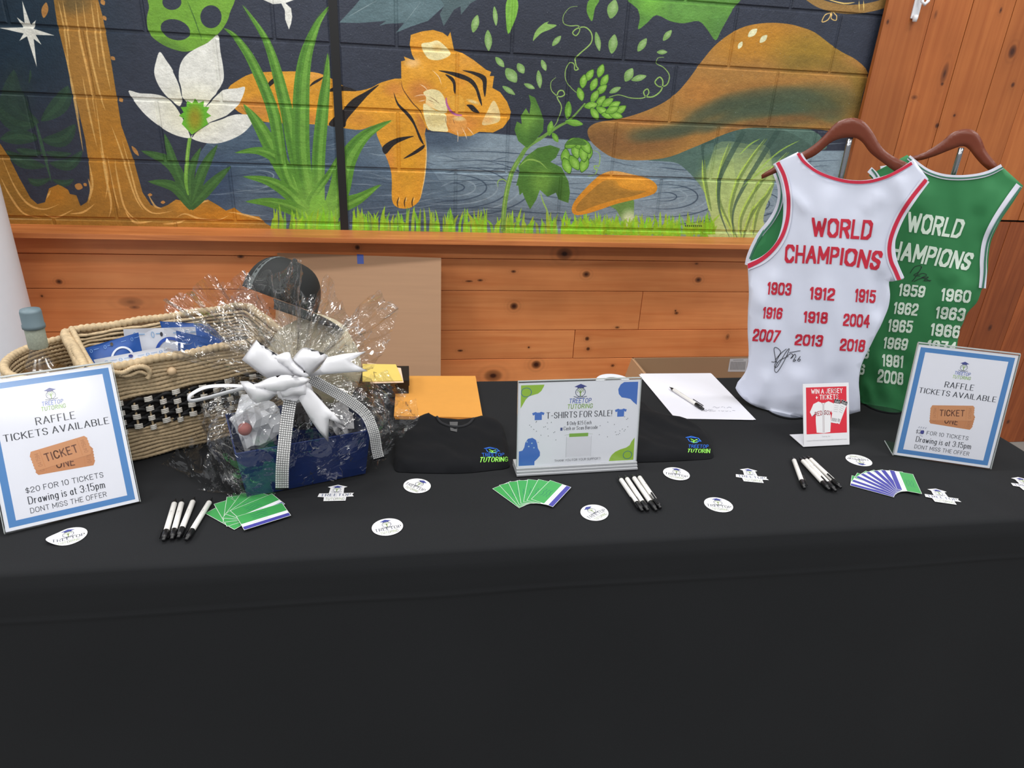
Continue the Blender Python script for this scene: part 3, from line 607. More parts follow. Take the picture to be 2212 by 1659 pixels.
# small mushroom
r = fill([(360,1365),(440,1345),(515,1320),(520,1400),(522,1490),(500,1510),(470,1505),(430,1440),(400,1390)], (104,140,72), 'D', n=3); blob((490,1460),60,70,(214,220,186),'D',0,.9,r)
r = fill([(108,1380),(130,1330),(180,1270),(260,1190),(330,1145),(400,1135),(500,1155),(600,1180),(650,1205),(675,1240),(660,1280),(600,1305),(500,1330),(400,1355),(300,1390),(220,1415),(150,1428),(115,1415)], (206,138,46), 'D', n=4)
fill([(135,1390),(160,1340),(220,1280),(290,1220),(340,1195),(400,1200),(430,1240),(500,1260),(570,1265),(600,1270),(520,1300),(420,1320),(330,1345),(240,1375),(160,1405)], (160,118,52), 'D', n=4, a=.85)
blob((500,1215),150,50,(230,160,56),'D',.15,.9,r); blob((430,1150),160,20,(230,176,110),'D',.1,.8,r)
# gold ring at the top right, bow
stroke([(430,-40),(520,20),(620,50),(720,62),(850,50),(980,10),(1000,-40)], 60, (150,116,66), 'E', taper=(1,1)); stroke([(560,-10),(680,22),(760,15)], 10, (224,190,110), 'E')
for x in (785, 815): stroke([(x,0),(x+2,75)], 7, (222,190,110), 'E')
stroke([(600,85),(560,100),(540,145),(580,130),(610,80),(635,100),(632,135),(600,120),(615,78)], 7, (216,180,110), 'E', taper=(.8,.8))
# grass in front of the mushrooms
for i in range(240):
    x = 1215+rng.random()*330; h = 10+32*rng.random()**1.6; l = rng.normal()*8
    stroke([(x, 506), (x+l*.3, 503-h*.5), (x+l, 503-h)], 6, (120+int(30*rng.random()), 172+int(28*rng.random()), 40), a=.7, taper=(1,0), peak=.3, n=3)
for i in range(9):
    x = 1480+i*4.2; stroke([(x, 486), (x+2, 490)], 2.4, (30,36,44))
# paint specks and brush grain
for i in range(420):
    x = 500+rng.random()*1350; y = rng.random()*250; fill([(x, y), (x+1.5*rng.random()+.6, y+.4), (x+.8, y+1.8*rng.random()+.6)], (170,176,184), smooth=False, a=.6)
gr = rng.normal(0, 1, CANV.shape[:2]).astype(np.float32)
gr = (gr+np.roll(gr, 1, 1)+np.roll(gr, 2, 1)+np.roll(gr, 1, 0))/2
for cell, am in ((5, .03), (15, .022), (48, .012)):      # brush mottle at three scales, stretched along the strokes
    q = rng.normal(0, 1, (MHEI//cell+3, MWID//(cell*2)+3)).astype(np.float32); yy = np.linspace(0, q.shape[0]-1.001, MHEI); xx = np.linspace(0, q.shape[1]-1.001, MWID)
    yi, xi = yy.astype(int), xx.astype(int); fy, fx = (yy-yi)[:, None].astype(np.float32), (xx-xi)[None].astype(np.float32)
    gr = gr+am/.028*((q[yi][:, xi]*(1-fx)+q[yi][:, xi+1]*fx)*(1-fy)+(q[yi+1][:, xi]*(1-fx)+q[yi+1][:, xi+1]*fx)*fy)
CANV *= np.clip(1+.028*gr, .75, 1.3)[..., None]
def make_image(name, A, gain=1.0):
    h, w = A.shape[:2]; L = np.clip(A/255.0, 0, 1)
    L = np.where(L <= .04045, L/12.92, ((L+.055)/1.055)**2.4)*GAIN*gain; L = np.clip(L, 0, .92)
    S = np.where(L <= .0031308, L*12.92, 1.055*L**(1/2.4)-.055)
    im = bpy.data.images.new(name, w, h, alpha=False); px = np.ones((h, w, 4), np.float32); px[..., :3] = S
    im.pixels.foreach_set(px.ravel()); im.update(); return im
mural_img = make_image('mural_paint', CANV)
def mural_mat():
    m = bpy.data.materials.new('painted_block'); m.use_nodes = True; N = m.node_tree.nodes; L = m.node_tree.links; b = N['Principled BSDF']
    t = N.new('ShaderNodeTexImage'); t.image = mural_img; t.extension = 'EXTEND'; uv = N.new('ShaderNodeUVMap'); uv.uv_map = 'wall'
    L.new(uv.outputs[0], t.inputs[0]); L.new(t.outputs[0], b.inputs['Base Color']); b.inputs['Roughness'].default_value = .42; b.inputs['Specular IOR Level'].default_value = .3
    n = N.new('ShaderNodeTexNoise'); n.inputs['Scale'].default_value = 160; n.inputs['Detail'].default_value = 6
    g = N.new('ShaderNodeNewGeometry'); L.new(g.outputs['Position'], n.inputs['Vector'])
    bp = N.new('ShaderNodeBump'); bp.inputs['Strength'].default_value = .5; bp.inputs['Distance'].default_value = .0025
    L.new(n.outputs['Fac'], bp.inputs['Height']); L.new(bp.outputs[0], b.inputs['Normal']); return m
# ---------------------------------------------------------------- knots map and stained pine
KX0, KX1, KZ1, KS = -1.6, 3.5, 2.6, 400
KN = np.zeros((int(KZ1*KS), int((KX1-KX0)*KS)), np.float32)
PB = 2.597
def knot(px, py, r, sx=1.0, sz=1.0, a=1.0, Y=PB):
    w = WY(px, py, Y); cx, cz = (w.x-KX0)*KS, w.z*KS; R = r*KS/1000*4
    x0, x1, z0, z1 = int(max(0, cx-R*sx)), int(cx+R*sx)+2, int(max(0, cz-R*sz)), int(cz+R*sz)+2
    X, Z = np.meshgrid(np.arange(x0, x1)-cx, np.arange(z0, z1)-cz); d = np.hypot(X/sx, Z/sz)/(r*KS/1000)
    m = np.clip(1.35-d, 0, 1)*a+.28*np.exp(-(d/2.1)**2)*(1+.5*np.cos(d*6))*a
    S = KN[z0:z1, x0:x1]; np.maximum(S, m[:S.shape[0], :S.shape[1]], out=S)
for k in ((1218,549,20,1.3,1,.8),(1265,593,11,1.2,1,.9),(1507,605,10,1.2,1,.9),(1503,570,4,2,1,.7),(1109,662,12,1.1,1,1),(1460,677,6,1.4,1,.8),(1458,672,4),(1267,732,8),(1269,754,7),(1141,751,4),(1570,728,6,1.3,2,.6),(1157,788,15,1.1,1,1),(1322,790,6,1.3,1,.8),(1332,708,6,1.5,.8,.8),(771,535,8),(1108,587,5,1.8,1,.9),(1012,608,5,2.6,.7,.9),(1036,606,5,2,.8,.9),(993,758,5,2,.8,1),(1064,812,22,1.4,1,.8),(519,555,7,1.5,.8,.9),(127,609,8,1.2,1,.9),(282,653,20,1.8,.8,.45),(290,664,8,2,.8,.6),(420,720,6),(90,640,4),
    (2039,160,16,.7,2,.7),(2034,182,6,1,1,.9),(2185,112,13,1,1.5,1),(2186,184,7,1,1.2,.9),(2023,272,7,1,1.2,1),(1974,211,9,1.3,.8,.6),(1916,48,5,1,1.5,.9),(2020,32,7,.8,1.8,.5),(2160,23,6,.8,1.6,.8),(2138,709,9,1,1.5,.8),(2177,912,8,1,1.4,.8),(2060,250,5),(1660,40,4)):
    knot(*k)
KI = bpy.data.images.new('knot_map', KN.shape[1], KN.shape[0], alpha=False)
kp = np.ones(KN.shape+(4,), np.float32); kp[..., :3] = np.clip(KN, 0, 1)[..., None]; KI.colorspace_settings.name = 'Non-Color'; KI.pixels.foreach_set(kp.ravel()); KI.update()
def wood(name, rgb, axis, knots=True, rough=.42, dark=.6, sc=1.0, kd=(70, 34, 20)):
    m = bpy.data.materials.new(name); m.use_nodes = True; N = m.node_tree.nodes; L = m.node_tree.links; b = N['Principled BSDF']
    g = N.new('ShaderNodeNewGeometry'); oi = N.new('ShaderNodeObjectInfo')
    add = N.new('ShaderNodeVectorMath'); add.operation = 'MULTIPLY_ADD'; L.new(oi.outputs['Random'], add.inputs[0]); add.inputs[1].default_value = (7, 5, 9); L.new(g.outputs['Position'], add.inputs[2])
    mp = N.new('ShaderNodeMapping'); L.new(add.outputs[0], mp.inputs[0]); s = [38*sc]*3; s[axis] = 1.6*sc; mp.inputs['Scale'].default_value = s
    n1 = N.new('ShaderNodeTexNoise'); n1.inputs['Scale'].default_value = 1; n1.inputs['Detail'].default_value = 6; n1.inputs['Distortion'].default_value = 1.2; L.new(mp.outputs[0], n1.inputs['Vector'])
    n2 = N.new('ShaderNodeTexNoise'); n2.inputs['Scale'].default_value = 3.5; n2.inputs['Detail'].default_value = 3; L.new(add.outputs[0], n2.inputs['Vector'])
    c = col(rgb); r = N.new('ShaderNodeValToRGB'); L.new(n1.outputs['Fac'], r.inputs[0])
    r.color_ramp.elements[0].position = .3; r.color_ramp.elements[1].position = .72
    r.color_ramp.elements[0].color = (c[0]*dark*1.15, c[1]*dark, c[2]*dark*.9, 1); r.color_ramp.elements[1].color = (min(1, c[0]*1.12), c[1]*1.15, c[2]*1.15, 1)
    mx = N.new('ShaderNodeMix'); mx.data_type = 'RGBA'; mx.blend_type = 'MULTIPLY'; mx.inputs[0].default_value = .55; L.new(r.outputs[0], mx.inputs[6])
    r2 = N.new('ShaderNodeValToRGB'); L.new(n2.outputs['Fac'], r2.inputs[0]); r2.color_ramp.elements[0].position = .35; r2.color_ramp.elements[1].position = .65; r2.color_ramp.elements[0].color = (.8, .75, .7, 1); r2.color_ramp.elements[1].color = (1.15, 1.15, 1.1, 1)
    L.new(r2.outputs[0], mx.inputs[7])
    hv = N.new('ShaderNodeHueSaturation'); mr = N.new('ShaderNodeMapRange'); L.new(oi.outputs['Random'], mr.inputs[0]); mr.inputs[3].default_value = .86; mr.inputs[4].default_value = 1.14
    L.new(mr.outputs[0], hv.inputs['Value']); L.new(mx.outputs[2], hv.inputs['Color']); out = hv.outputs[0]
    if knots:
        sp = N.new('ShaderNodeSeparateXYZ'); L.new(g.outputs['Position'], sp.inputs[0])
        ux = N.new('ShaderNodeMath'); ux.operation = 'MULTIPLY_ADD'; L.new(sp.outputs[0], ux.inputs[0]); ux.inputs[1].default_value = 1/(KX1-KX0); ux.inputs[2].default_value = -KX0/(KX1-KX0)
        uz = N.new('ShaderNodeMath'); uz.operation = 'MULTIPLY'; L.new(sp.outputs[2], uz.inputs[0]); uz.inputs[1].default_value = 1/KZ1
        cb = N.new('ShaderNodeCombineXYZ'); L.new(ux.outputs[0], cb.inputs[0]); L.new(uz.outputs[0], cb.inputs[1])
        t = N.new('ShaderNodeTexImage'); t.image = KI; L.new(cb.outputs[0], t.inputs[0])
        k = N.new('ShaderNodeMix'); k.data_type = 'RGBA'; L.new(t.outputs[0], k.inputs[0]); L.new(out, k.inputs[6]); k.inputs[7].default_value = col(kd); out = k.outputs[2]
    L.new(out, b.inputs['Base Color']); b.inputs['Roughness'].default_value = rough
    bp = N.new('ShaderNodeBump'); bp.inputs['Strength'].default_value = .15; bp.inputs['Distance'].default_value = .001; L.new(n1.outputs['Fac'], bp.inputs['Height']); L.new(bp.outputs[0], b.inputs['Normal'])
    return m
pine_h = wood('stained_pine_boards', (230, 148, 92), 0, dark=.84); pine_v = wood('stained_pine_uprights', (168, 98, 50), 2, dark=.74, sc=.8); pine_lo = wood('stained_pine_lower', (160, 84, 42), 2)  # pine_lo: darker, redder tone for the lower boards
ledge_m = wood('stained_pine_ledge', (194, 120, 70), 0, knots=False, rough=.4)

# ---------------------------------------------------------------- walls, floor
def uvwall(o):
    me = o.data; uv = me.uv_layers.new(name='wall'); M = MW(o)
    for lp in me.loops:
        p = M @ me.vertices[lp.vertex_index].co; uv.data[lp.index].uv = ((p.x-MX0)/(MX1-MX0), (p.z-MZ0)/(MZ1-MZ0))
mm = mural_mat(); caulk = mat('black_caulk', (14, 14, 16), .6)
back = box('wall_back', (-1.75, WALL_Y+.005, 0), (1.82, WALL_Y+.2, 2.75), mm); tag(back, kind='structure'); uvwall(back)
Zc = [1.031+.2032*k for k in range(0, 9)]
xs0 = [WY(*p, WALL_Y).x for p in ((856,60),(1107,80),(1353,70),(1588,60),(1808,85))]; x0 = xs0[0]-1*.4064
def block(xa, xb, za, zb, first=[None]):
    g = .0042; bm = bmesh.new(); xa += g; xb -= g; za += g; zb -= g; v = []
    for (i, y) in ((0, WALL_Y+.02), (0, WALL_Y+.0035), (.0035, WALL_Y)):
        v += [bm.verts.new(p) for p in ((xa+i, y, za+i), (xb-i, y, za+i), (xb-i, y, zb-i), (xa+i, y, zb-i))]
    for r in (0, 4):
        for k in range(4): bm.faces.new((v[r+k], v[r+(k+1) % 4], v[r+4+(k+1) % 4], v[r+4+k]))
    bm.faces.new(v[8:12]); o = bmobj('concrete_block', bm, mm, back); uvwall(o)
EXP0, EXP1 = -.240, -.213
for i, (za, zb) in enumerate([(Zc[0]-.2032, Zc[0])]+list(zip(Zc, Zc[1:]))):
    za = max(za, .995)
    js = [xs0[0]+(k*.4064)+(0 if i % 2 == 0 else -.2032) for k in range(-6, 8)]
    js = [x+(0 if i % 2 == 0 else .008) for x in js]
    if i % 2 == 0: js = [xs0[j-6] if 0 <= j-6 < 5 else js[j] for j in range(len(js))]
    for lo, hi in ((-1.74, EXP0), (EXP1, 1.80)):
        cut = [lo]+[x for x in js if lo+.06 < x < hi-.06]+[hi]
        for a, b in zip(cut, cut[1:]): block(a, b, za, zb)
jn = box('expansion_joint', (EXP0-.001, WALL_Y+.001, .99), (EXP1+.001, WALL_Y+.008, 2.7), caulk, back)
bkw = mat('dark_gap', (30, 18, 12), .9)
pl = box('wainscot_backing', (-1.75, PB+.014, 0), (1.80, WALL_Y+.005, .992), bkw, back)
def plank(xa, xb, za, zb, m, par, y0=PB, t=.018, vert=False):
    y0 += random.uniform(-.0012, .0012); return box('plank', (xa+.0012, y0, za+.0012), (xb-.0012, y0+t, zb-.0012), m, par, bev=.0016)
rows = [(.0, .11), (.11, .245), (.245, .365), (.365, .4882), (.4882, .6163), (.6163, .7847), (.7847, .9137), (.9137, .9895)]
cuts = [[.4], [-.5, 1.2], [.1], [-.7], [.700], [.975, -.2], [-1.1], [.3]]
for (za, zb), cs in zip(rows, cuts):
    c = sorted([-1.75]+cs+[1.79])
    if zb > .9: c = [-1.75, 1.79]
    for a, b in zip(c, c[1:]): plank(a, b, za, zb, pine_h, back)
lb = box('trim_1', (-1.75, 2.493, .990), (1.775, WALL_Y+.003, 1.008), ledge_m, bev=.0015); tag(lb, kind='structure')
wr = box('wall_right', (1.80, PB+.016, 0), (3.6, WALL_Y+.2, 2.75), bkw); tag(wr, kind='structure')
SE = 1.1076
ux = [1.769, 1.955, 2.116, 2.293, 2.45, 2.63, 2.79, 2.97, 3.14, 3.32, 3.5]
for a, b in zip(ux, ux[1:]): plank(a, b, SE+.003, 2.75, pine_v, wr)
lx = [1.769, 1.93, 2.10, 2.26, 2.44, 2.60, 2.78, 2.93, 3.11, 3.28, 3.5]
for a, b in zip(lx, lx[1:]): plank(a, b, .0, SE-.003, pine_lo, wr, y0=PB+.003)
flo = box('floor', (-4, -2.5, -.05), (6, 2.9, 0), mat('floor_tile', (150, 150, 146), .45, noise=.08, nscale=6)); tag(flo, kind='structure')
# white round column at the far left
cv, cf = lathe([(.17, 0), (.17, 2.75)], 48); CX = -1.225-.165
co = mobj('column_left', [v+Vector((CX, 2.29, 0)) for v in cv], cf, mat('white_column_paint', (232, 234, 242), .5), smooth=True); tag(co, kind='structure')
# ---------------------------------------------------------------- table and black cloth
FX0, FX1, FY0, FY1 = -.874, 1.566, 1.0133, 1.792
tb_m = mat('grey_plastic_top', (120, 120, 118), .6)
cloth = mat('black_polyester_cloth', (34, 35, 37), .9, noise=.12, nscale=3, bump=.12, bscale=900, sheen=.02, spec=.12)
def cloth_mesh():
    R = .012; V = []; Fc = []
    # cross profile (y, z, drop) front hem .. top .. back hem
    prof = []
    for z in [.01, .08, .16, .24, .32, .40, .47, .53, .58, .62, .645, .652, .656, .66, .664, .67, .69, .71, .725]: prof.append((FY0-R*.2, z, TZ-z, 1))
    for k in range(5): t = PI/2*k/4; prof.append((FY0+R-R*math.cos(t), TZ-R+R*math.sin(t), 0, 0))
    for k in range(1, 60): prof.append((FY0+R+(FY1-FY0-2*R)*k/60, TZ, 0, 0))
    for k in range(5): t = PI/2*k/4; prof.append((FY1-R+R*math.sin(t), TZ-R+R*math.cos(t), 0, 0))
    for z in [.7, .6, .45, .3, .15, .01]: prof.append((FY1+R*.2, z, TZ-z, -1))
    xs = []; side = [.01, .15, .3, .45, .6, .7]
    cols = [(FX0-.003, z, -1) for z in side]+[(FX0+R-R*math.cos(PI/2*k/3), TZ-R+R*math.sin(PI/2*k/3), 0) for k in range(4)]
    nx = 150; cols += [(FX0+R+(FX1-FX0-2*R)*k/nx, TZ, 0) for k in range(1, nx)]
    cols += [(FX1-R+R*math.sin(PI/2*k/3), TZ-R+R*math.cos(PI/2*k/3), 0) for k in range(4)]+[(FX1+.003, z, 1) for z in side[::-1]]
    for (x, zc, sx) in cols:
        for (y, zp, dr, sy) in prof:
            z = min(zc, zp)
            if zc < TZ-1e-6 and zp < TZ-1e-6: z = min(zc, zp)
            px, py = x, y
            if sy:
                w = min(1, dr/.5)*.010*math.sin(x*9+1.3*math.sin(x*4)+.6)+min(1, dr/.3)*.006*nz(x, dr, 5, 3)
                py -= sy*(w+.004+.09*(dr/.74)**1.6)
                if sy == 1 and .651 < zp < .665: py -= .0022*math.sin(PI*(zp-.651)/.014)
                if sy == 1 and zp >= .665: py -= .0012
            if sx: px += sx*(.02*min(1, (TZ-zc)/.4)*math.sin(y*14)+.004+.12*(TZ-zc))
            if not sy and not sx:
                e = min(1, min(y-FY0, FY1-y, )/.03) if dr == 0 else 0
                z += max(0, e)*(.0011*nz(x, y, 6, 1)+.0007*nz(x, y*.4, 22, 2))-.0008
            V.append((px, py, z))
    n = len(prof)
    for i in range(len(cols)-1):
        for j in range(n-1): Fc.append((i*n+j, (i+1)*n+j, (i+1)*n+j+1, i*n+j+1))
    return V, Fc
V, Fc = cloth_mesh(); tc_ = mobj('tablecloth', V, Fc, cloth, smooth=True)
tag(tc_, 'long black tablecloth draped over the table down to the floor', 'tablecloth')
S0 = TZ+.0007      # things lie on the cloth

# ---------------------------------------------------------------- flat prints on the cloth
def flatmap(c, ang, z, tilt=0):
    ca, sa = math.cos(ang), math.sin(ang)
    return lambda u, v, h: Vector((c[0]+(u*ca-v*sa)/1000, c[1]+(u*sa+v*ca)/1000, z+h))
white_paper = mat('white_sticker_paper', (226, 226, 228), .35)
def extrude(pts, t, fn):
    n = len(pts); V = [fn(u, v, 0) for u, v in pts]+[fn(u, v, t) for u, v in pts]
    F_ = [tuple(range(n))[::-1], tuple(range(n, 2*n))]+[(i, (i+1) % n, n+(i+1) % n, n+i) for i in range(n)]
    return V, F_
def sticker_art(a, s=1.0):
    logo_mark(a, 0, 9*s, 27*s, dark=(70,76,96), gr=(140,160,90), lay=0)
    a.text('TREETOP', 0, -10*s, 8.6*s, (66,72,90), 'serif', 1, width=50*s)
    a.text('TUTORING', 0, -20.5*s, 7*s, (150,166,120), 'serif', 1, width=34*s)
def oval(px, py, deg, label, fold=False):
    c = T(px, py); fn = flatmap((c.x, c.y), math.radians(deg), S0)
    def f2(u, v, h):
        p = fn(u, v, h)
        if fold: p.z += max(0, -u-12)**1.5/1000*.06
        return p
    n = 40; pts = [(30*math.cos(2*PI*k/n), 27.5*math.sin(2*PI*k/n)) for k in range(n)]
    if fold:
        pts = [(u*1.12 if u < 0 else u, v*(1-.42*(max(0, -u)/30)**1.5)) for u, v in pts]
    R = [(u*s, v*s) for s in (1, .8, .6, .4, .2) for u, v in pts]+[(0, 0)]
    V = [f2(u, v, .0004) for u, v in R]; Fc = [(i*n+k, i*n+(k+1) % n, (i+1)*n+(k+1) % n, (i+1)*n+k) for i in range(4) for k in range(n)]+[(4*n+k, 4*n+(k+1) % n, 5*n) for k in range(n)]
    b = len(V); V += [f2(u, v, 0) for u, v in pts]; Fc += [(k, (k+1) % n, b+(k+1) % n, b+k) for k in range(n)]
    o = mobj('round_sticker', V, Fc, white_paper); a = Art(); sticker_art(a)
    a.build('printed_logo', lambda u, v, h: f2(u, v, h+.0005), o)
    tag(o, label, 'sticker', 'round white logo stickers on the black tablecloth')
oval(148,1160,25,'white sticker with one curled pointed end below the large tilted raffle sign', True)
oval(837,1139,14,'round white logo sticker nearest the front edge, right of the wrapped gift basket')
oval(901,1050,-40,'round white logo sticker in front of the left folded black shirt')
oval(1284,1108,32,'round white logo sticker between the middle card fan and the middle pens')
oval(1461,1024,-22,'round white logo sticker to the right of the middle pens, nearest the shirts sign')
oval(1552,1091,-14,'round white logo sticker at the front, between middle pens and right pens')
oval(1855,995,165,'round white logo sticker turned upside down below the small red sign')
def diecut(px, py, deg, label):
    c = T(px, py); fn = flatmap((c.x, c.y), math.radians(deg), S0)
    P = [(-36,-2),(-34,10),(-15,10),(-14,30),(-20,34),(0,42),(20,34),(14,30),(15,10),(36,10),(33,4),(37,-3),(22,-4),(22,-18),(-22,-18),(-23,-4)]
    V, Fc = extrude(P, .0004, fn); o = mobj('cutout_sticker', V, Fc, white_paper); a = Art()
    logo_mark(a, 0, 24, 25, dark=(90,96,116), gr=(130,160,80), lay=0)
    a.text('TREETOP', 0, -1, 9, (80,92,130), 'serif', 1, width=60); a.text('TUTORING', 0, -15.5, 8.5, (150,168,120), 'sans', 1, width=38)
    a.build('printed_logo', lambda u, v, h: fn(u, v, h+.0005), o); tag(o, label, 'sticker', 'die cut logo stickers on the black tablecloth')
diecut(725,1072,-2,'cut-out logo sticker in front of the wrapped gift basket')
diecut(1624,1033,-14,'cut-out logo sticker left of the right-hand pens')
diecut(2036,1078,-20,'cut-out logo sticker right of the purple and green card fan')
diecut(2222,1052,-14,'cut-out logo sticker at the far right front corner of the table')

# ---------------------------------------------------------------- business cards
cardm = mat('card_green', (60, 152, 78), .4); edge_m = mat('card_edge', (215, 220, 215), .6)
def card(S, ang, side, z, label, group, name='business_card'):
    """S inner end of the striped long edge, ang its outward direction, side +1: card lies left of it"""
    fn = flatmap((S.x, S.y), ang, z); t = .00035; k = side
    P = [(0, 0), (89, 0), (89, 51*k), (0, 51*k)]
    if k < 0: P = P[::-1]
    V, Fc = extrude(P, t, fn); o = mobj(name, V, Fc, edge_m); a = Art(); A = lambda u0, v0, u1, v1, c, l=0: a.rect(u0, min(v0*k, v1*k), u1, max(v0*k, v1*k), c, l)
    A(.8, .8, 88.2, 11, (66,64,150)); A(.8, 11, 88.2, 21, (226,228,232)); A(.8, 21, 88.2, 50.2, (60,152,78))
    for i, (u, w) in enumerate(((20, 34), (24, 26))): a.line([(u, k*(14+3.5*i)), (u+w, k*(14+3.5*i))], .8, (150,150,160), 1)
    for i in range(3):
        pts = [(24+j*6, k*(28+6.5*i+1.6*math.sin(j*2.1+i))) for j in range(6)]; a.line(pts, .9, (30,104,92), 1)
    a.build('printed_face', lambda u, v, h: fn(u, v, h+t+.00006), o); tag(o, label, 'business card', group)
ORD = ['first', 'second', 'third', 'fourth', 'fifth', 'sixth', 'seventh', 'eighth']
def fan(n, S0_, a0, S1_, a1, side, where, group, tops):
    for i in range(n):
        t = i/(n-1); S = S0_.lerp(S1_, t); an = a0+(a1-a0)*t+random.uniform(-.02, .02)
        lab = tops[0] if i == 0 else (tops[1] if i == n-1 else ORD[i]+' business card from the left in the fan '+where)
        card(S, an, side, S0+.0006*i, lab, group)
def dirang(a, b): d = T(*b)-T(*a); return math.atan2(d.y, d.x)
# fan beside the left pens
e = dirang((506,1145),(450,1113)); s = T(506,1145); s = s+Vector((math.sin(e), -math.cos(e), 0))*-.051
a_last = dirang((528,1150),(626,1119))
fan(6, T(506,1145)+Vector((-math.sin(e+PI), math.cos(e+PI), 0))*.051, e, T(512,1128)+Vector((.012,-.006,0)), dirang((570,1104),(614,1086))+.03, 1, 'beside the left pens', 'business cards fanned beside the left pens', ('leftmost, lowest card of the fan beside the left pens', 'card second from the top of the left fan, its stripes pointing up right'))
card(T(528,1150), a_last, 1, S0+.0006*7, 'topmost card of the left fan, its white and purple stripes along the front', 'business cards fanned beside the left pens')
e = dirang((1121,1098),(1067,1058))
fan(7, T(1121,1098)+Vector((-math.sin(e+PI), math.cos(e+PI), 0))*.051, e, T(1194,1099), dirang((1194,1099),(1231,1060)), 1, 'in front of the shirts sign', 'business cards fanned in front of the shirts sign', ('leftmost, lowest card of the fan in front of the shirts sign', 'topmost card of the middle fan, its purple stripe facing right'))
fan(8, T(1931,1075), dirang((1931,1075),(1838,1050)), T(1936,1061), dirang((1934,1060),(1916,1018)), -1, 'below the right raffle sign', 'business cards fanned below the right raffle sign', ('lowest, frontmost card of the purple-striped fan on the right', 'topmost card of the right fan, its green side facing right'))

# ---------------------------------------------------------------- pens
pw = mat('white_pen_plastic', (224, 222, 218), .3); pk = mat('black_pen_plastic', (20, 20, 22), .3)
def pen_thing(tip, end, z, label, group, cl=0):
    a = ZP(*tip, z); b = ZP(*end, z); d = (b-a); L = d.length; ang = math.atan2(d.y, d.x)
    r = .0052; root = empty('ballpoint_pen', (a.x, a.y, z), ang); k = .139/.139*L
    M = Matrix.Rotation(PI/2, 4, 'Y')
    def part(nm, prof, m, par=root):
        v, f = lathe([(q*.001, w*k/139) for q, w in prof], 16, M); return mobj(nm, v, f, m, par, smooth=True, local=True)
    part('tip', [(.1, 0), (.8, .5), (1.1, 4), (2.6, 8), (4.4, 16), (4.6, 18)], pk)
    part('barrel', [(4.6, 18), (5.2, 19), (5.2, 108), (4.6, 109)], pw)
    gp = part('cap', [(4.7, 108), (5.4, 109), (5.4, 129), (4.2, 131), (3.4, 131.5), (3.4, 138), (2.4, 139), (0, 139)], pk)
    bm = bmesh.new(); bmesh.ops.create_cube(bm, size=1)
    for v in bm.verts: v.co = Vector((v.co.x*.040*k/.139+.110*k/.139, v.co.y*.0038, v.co.z*.0016+.0078))
    bmesh.ops.bevel(bm, geom=bm.edges[:], offset=.0006, segments=1, affect='EDGES')
    bmesh.ops.rotate(bm, verts=bm.verts, cent=(0, 0, 0), matrix=Matrix.Rotation(cl, 3, 'X')); bmobj('clip', bm, pk, root, local=True)
    A_ = Art(); A_.text('TREETOP', 0, 0, 1.6, (110,112,120), 'thin', 1, width=11); A_.ring(-8, 1, 1.6, 1.6, .4, (110,112,120), 1, n=8)
    A_.build('printed_logo', lambda u, v, h: Vector((.06+u*.001, (v-.8)*.001, math.sqrt(max(0, .0053**2-((v-.8)*.001)**2))+h)), root).matrix_parent_inverse = Matrix()
    tag(root, label, 'pen', group)
zp = S0+.0058
g1 = 'white pens beside the left card fan'
for (a, b, c), l in zip((((380,1077),(353,1168),1.6),((395,1077),(371,1165),1.9),((421,1073),(385,1162),1.7),((459,1074),(402,1167),1.6)), ('leftmost white pen of the four left of the card fan','second white pen from the left in the group beside the left card fan','third white pen from the left in the group beside the left card fan','white pen lying apart at the right of the left group')): pen_thing(a, b, zp, l, g1, c)
g2 = 'white pens beside the middle card fan'
for (a, b, c), l in zip((((1335,1027),(1388,1104),1.3),((1348,1025),(1400,1103),1.4),((1363,1023),(1418,1103),-.9),((1375,1022),(1427,1098),.3)), ('leftmost white pen of the middle group of four','second white pen from the left in the middle group','third white pen from the left in the middle group','rightmost white pen of the middle group with its clip showing on top')): pen_thing(a, b, zp, l, g2, c)
g3 = 'white pens below the small red sign'
for (a, b, c), l in zip((((1712,986),(1738,1055),-1.1),((1726,987),(1792,1058),-1.0),((1733,985),(1806,1061),1.2),((1742,984),(1817,1054),.6)), ('single white pen lying apart, left of the right group','left white pen of the three touching pens on the right','middle white pen of the three touching pens on the right','right white pen of the three touching pens on the right')): pen_thing(a, b, zp, l, g3, c)

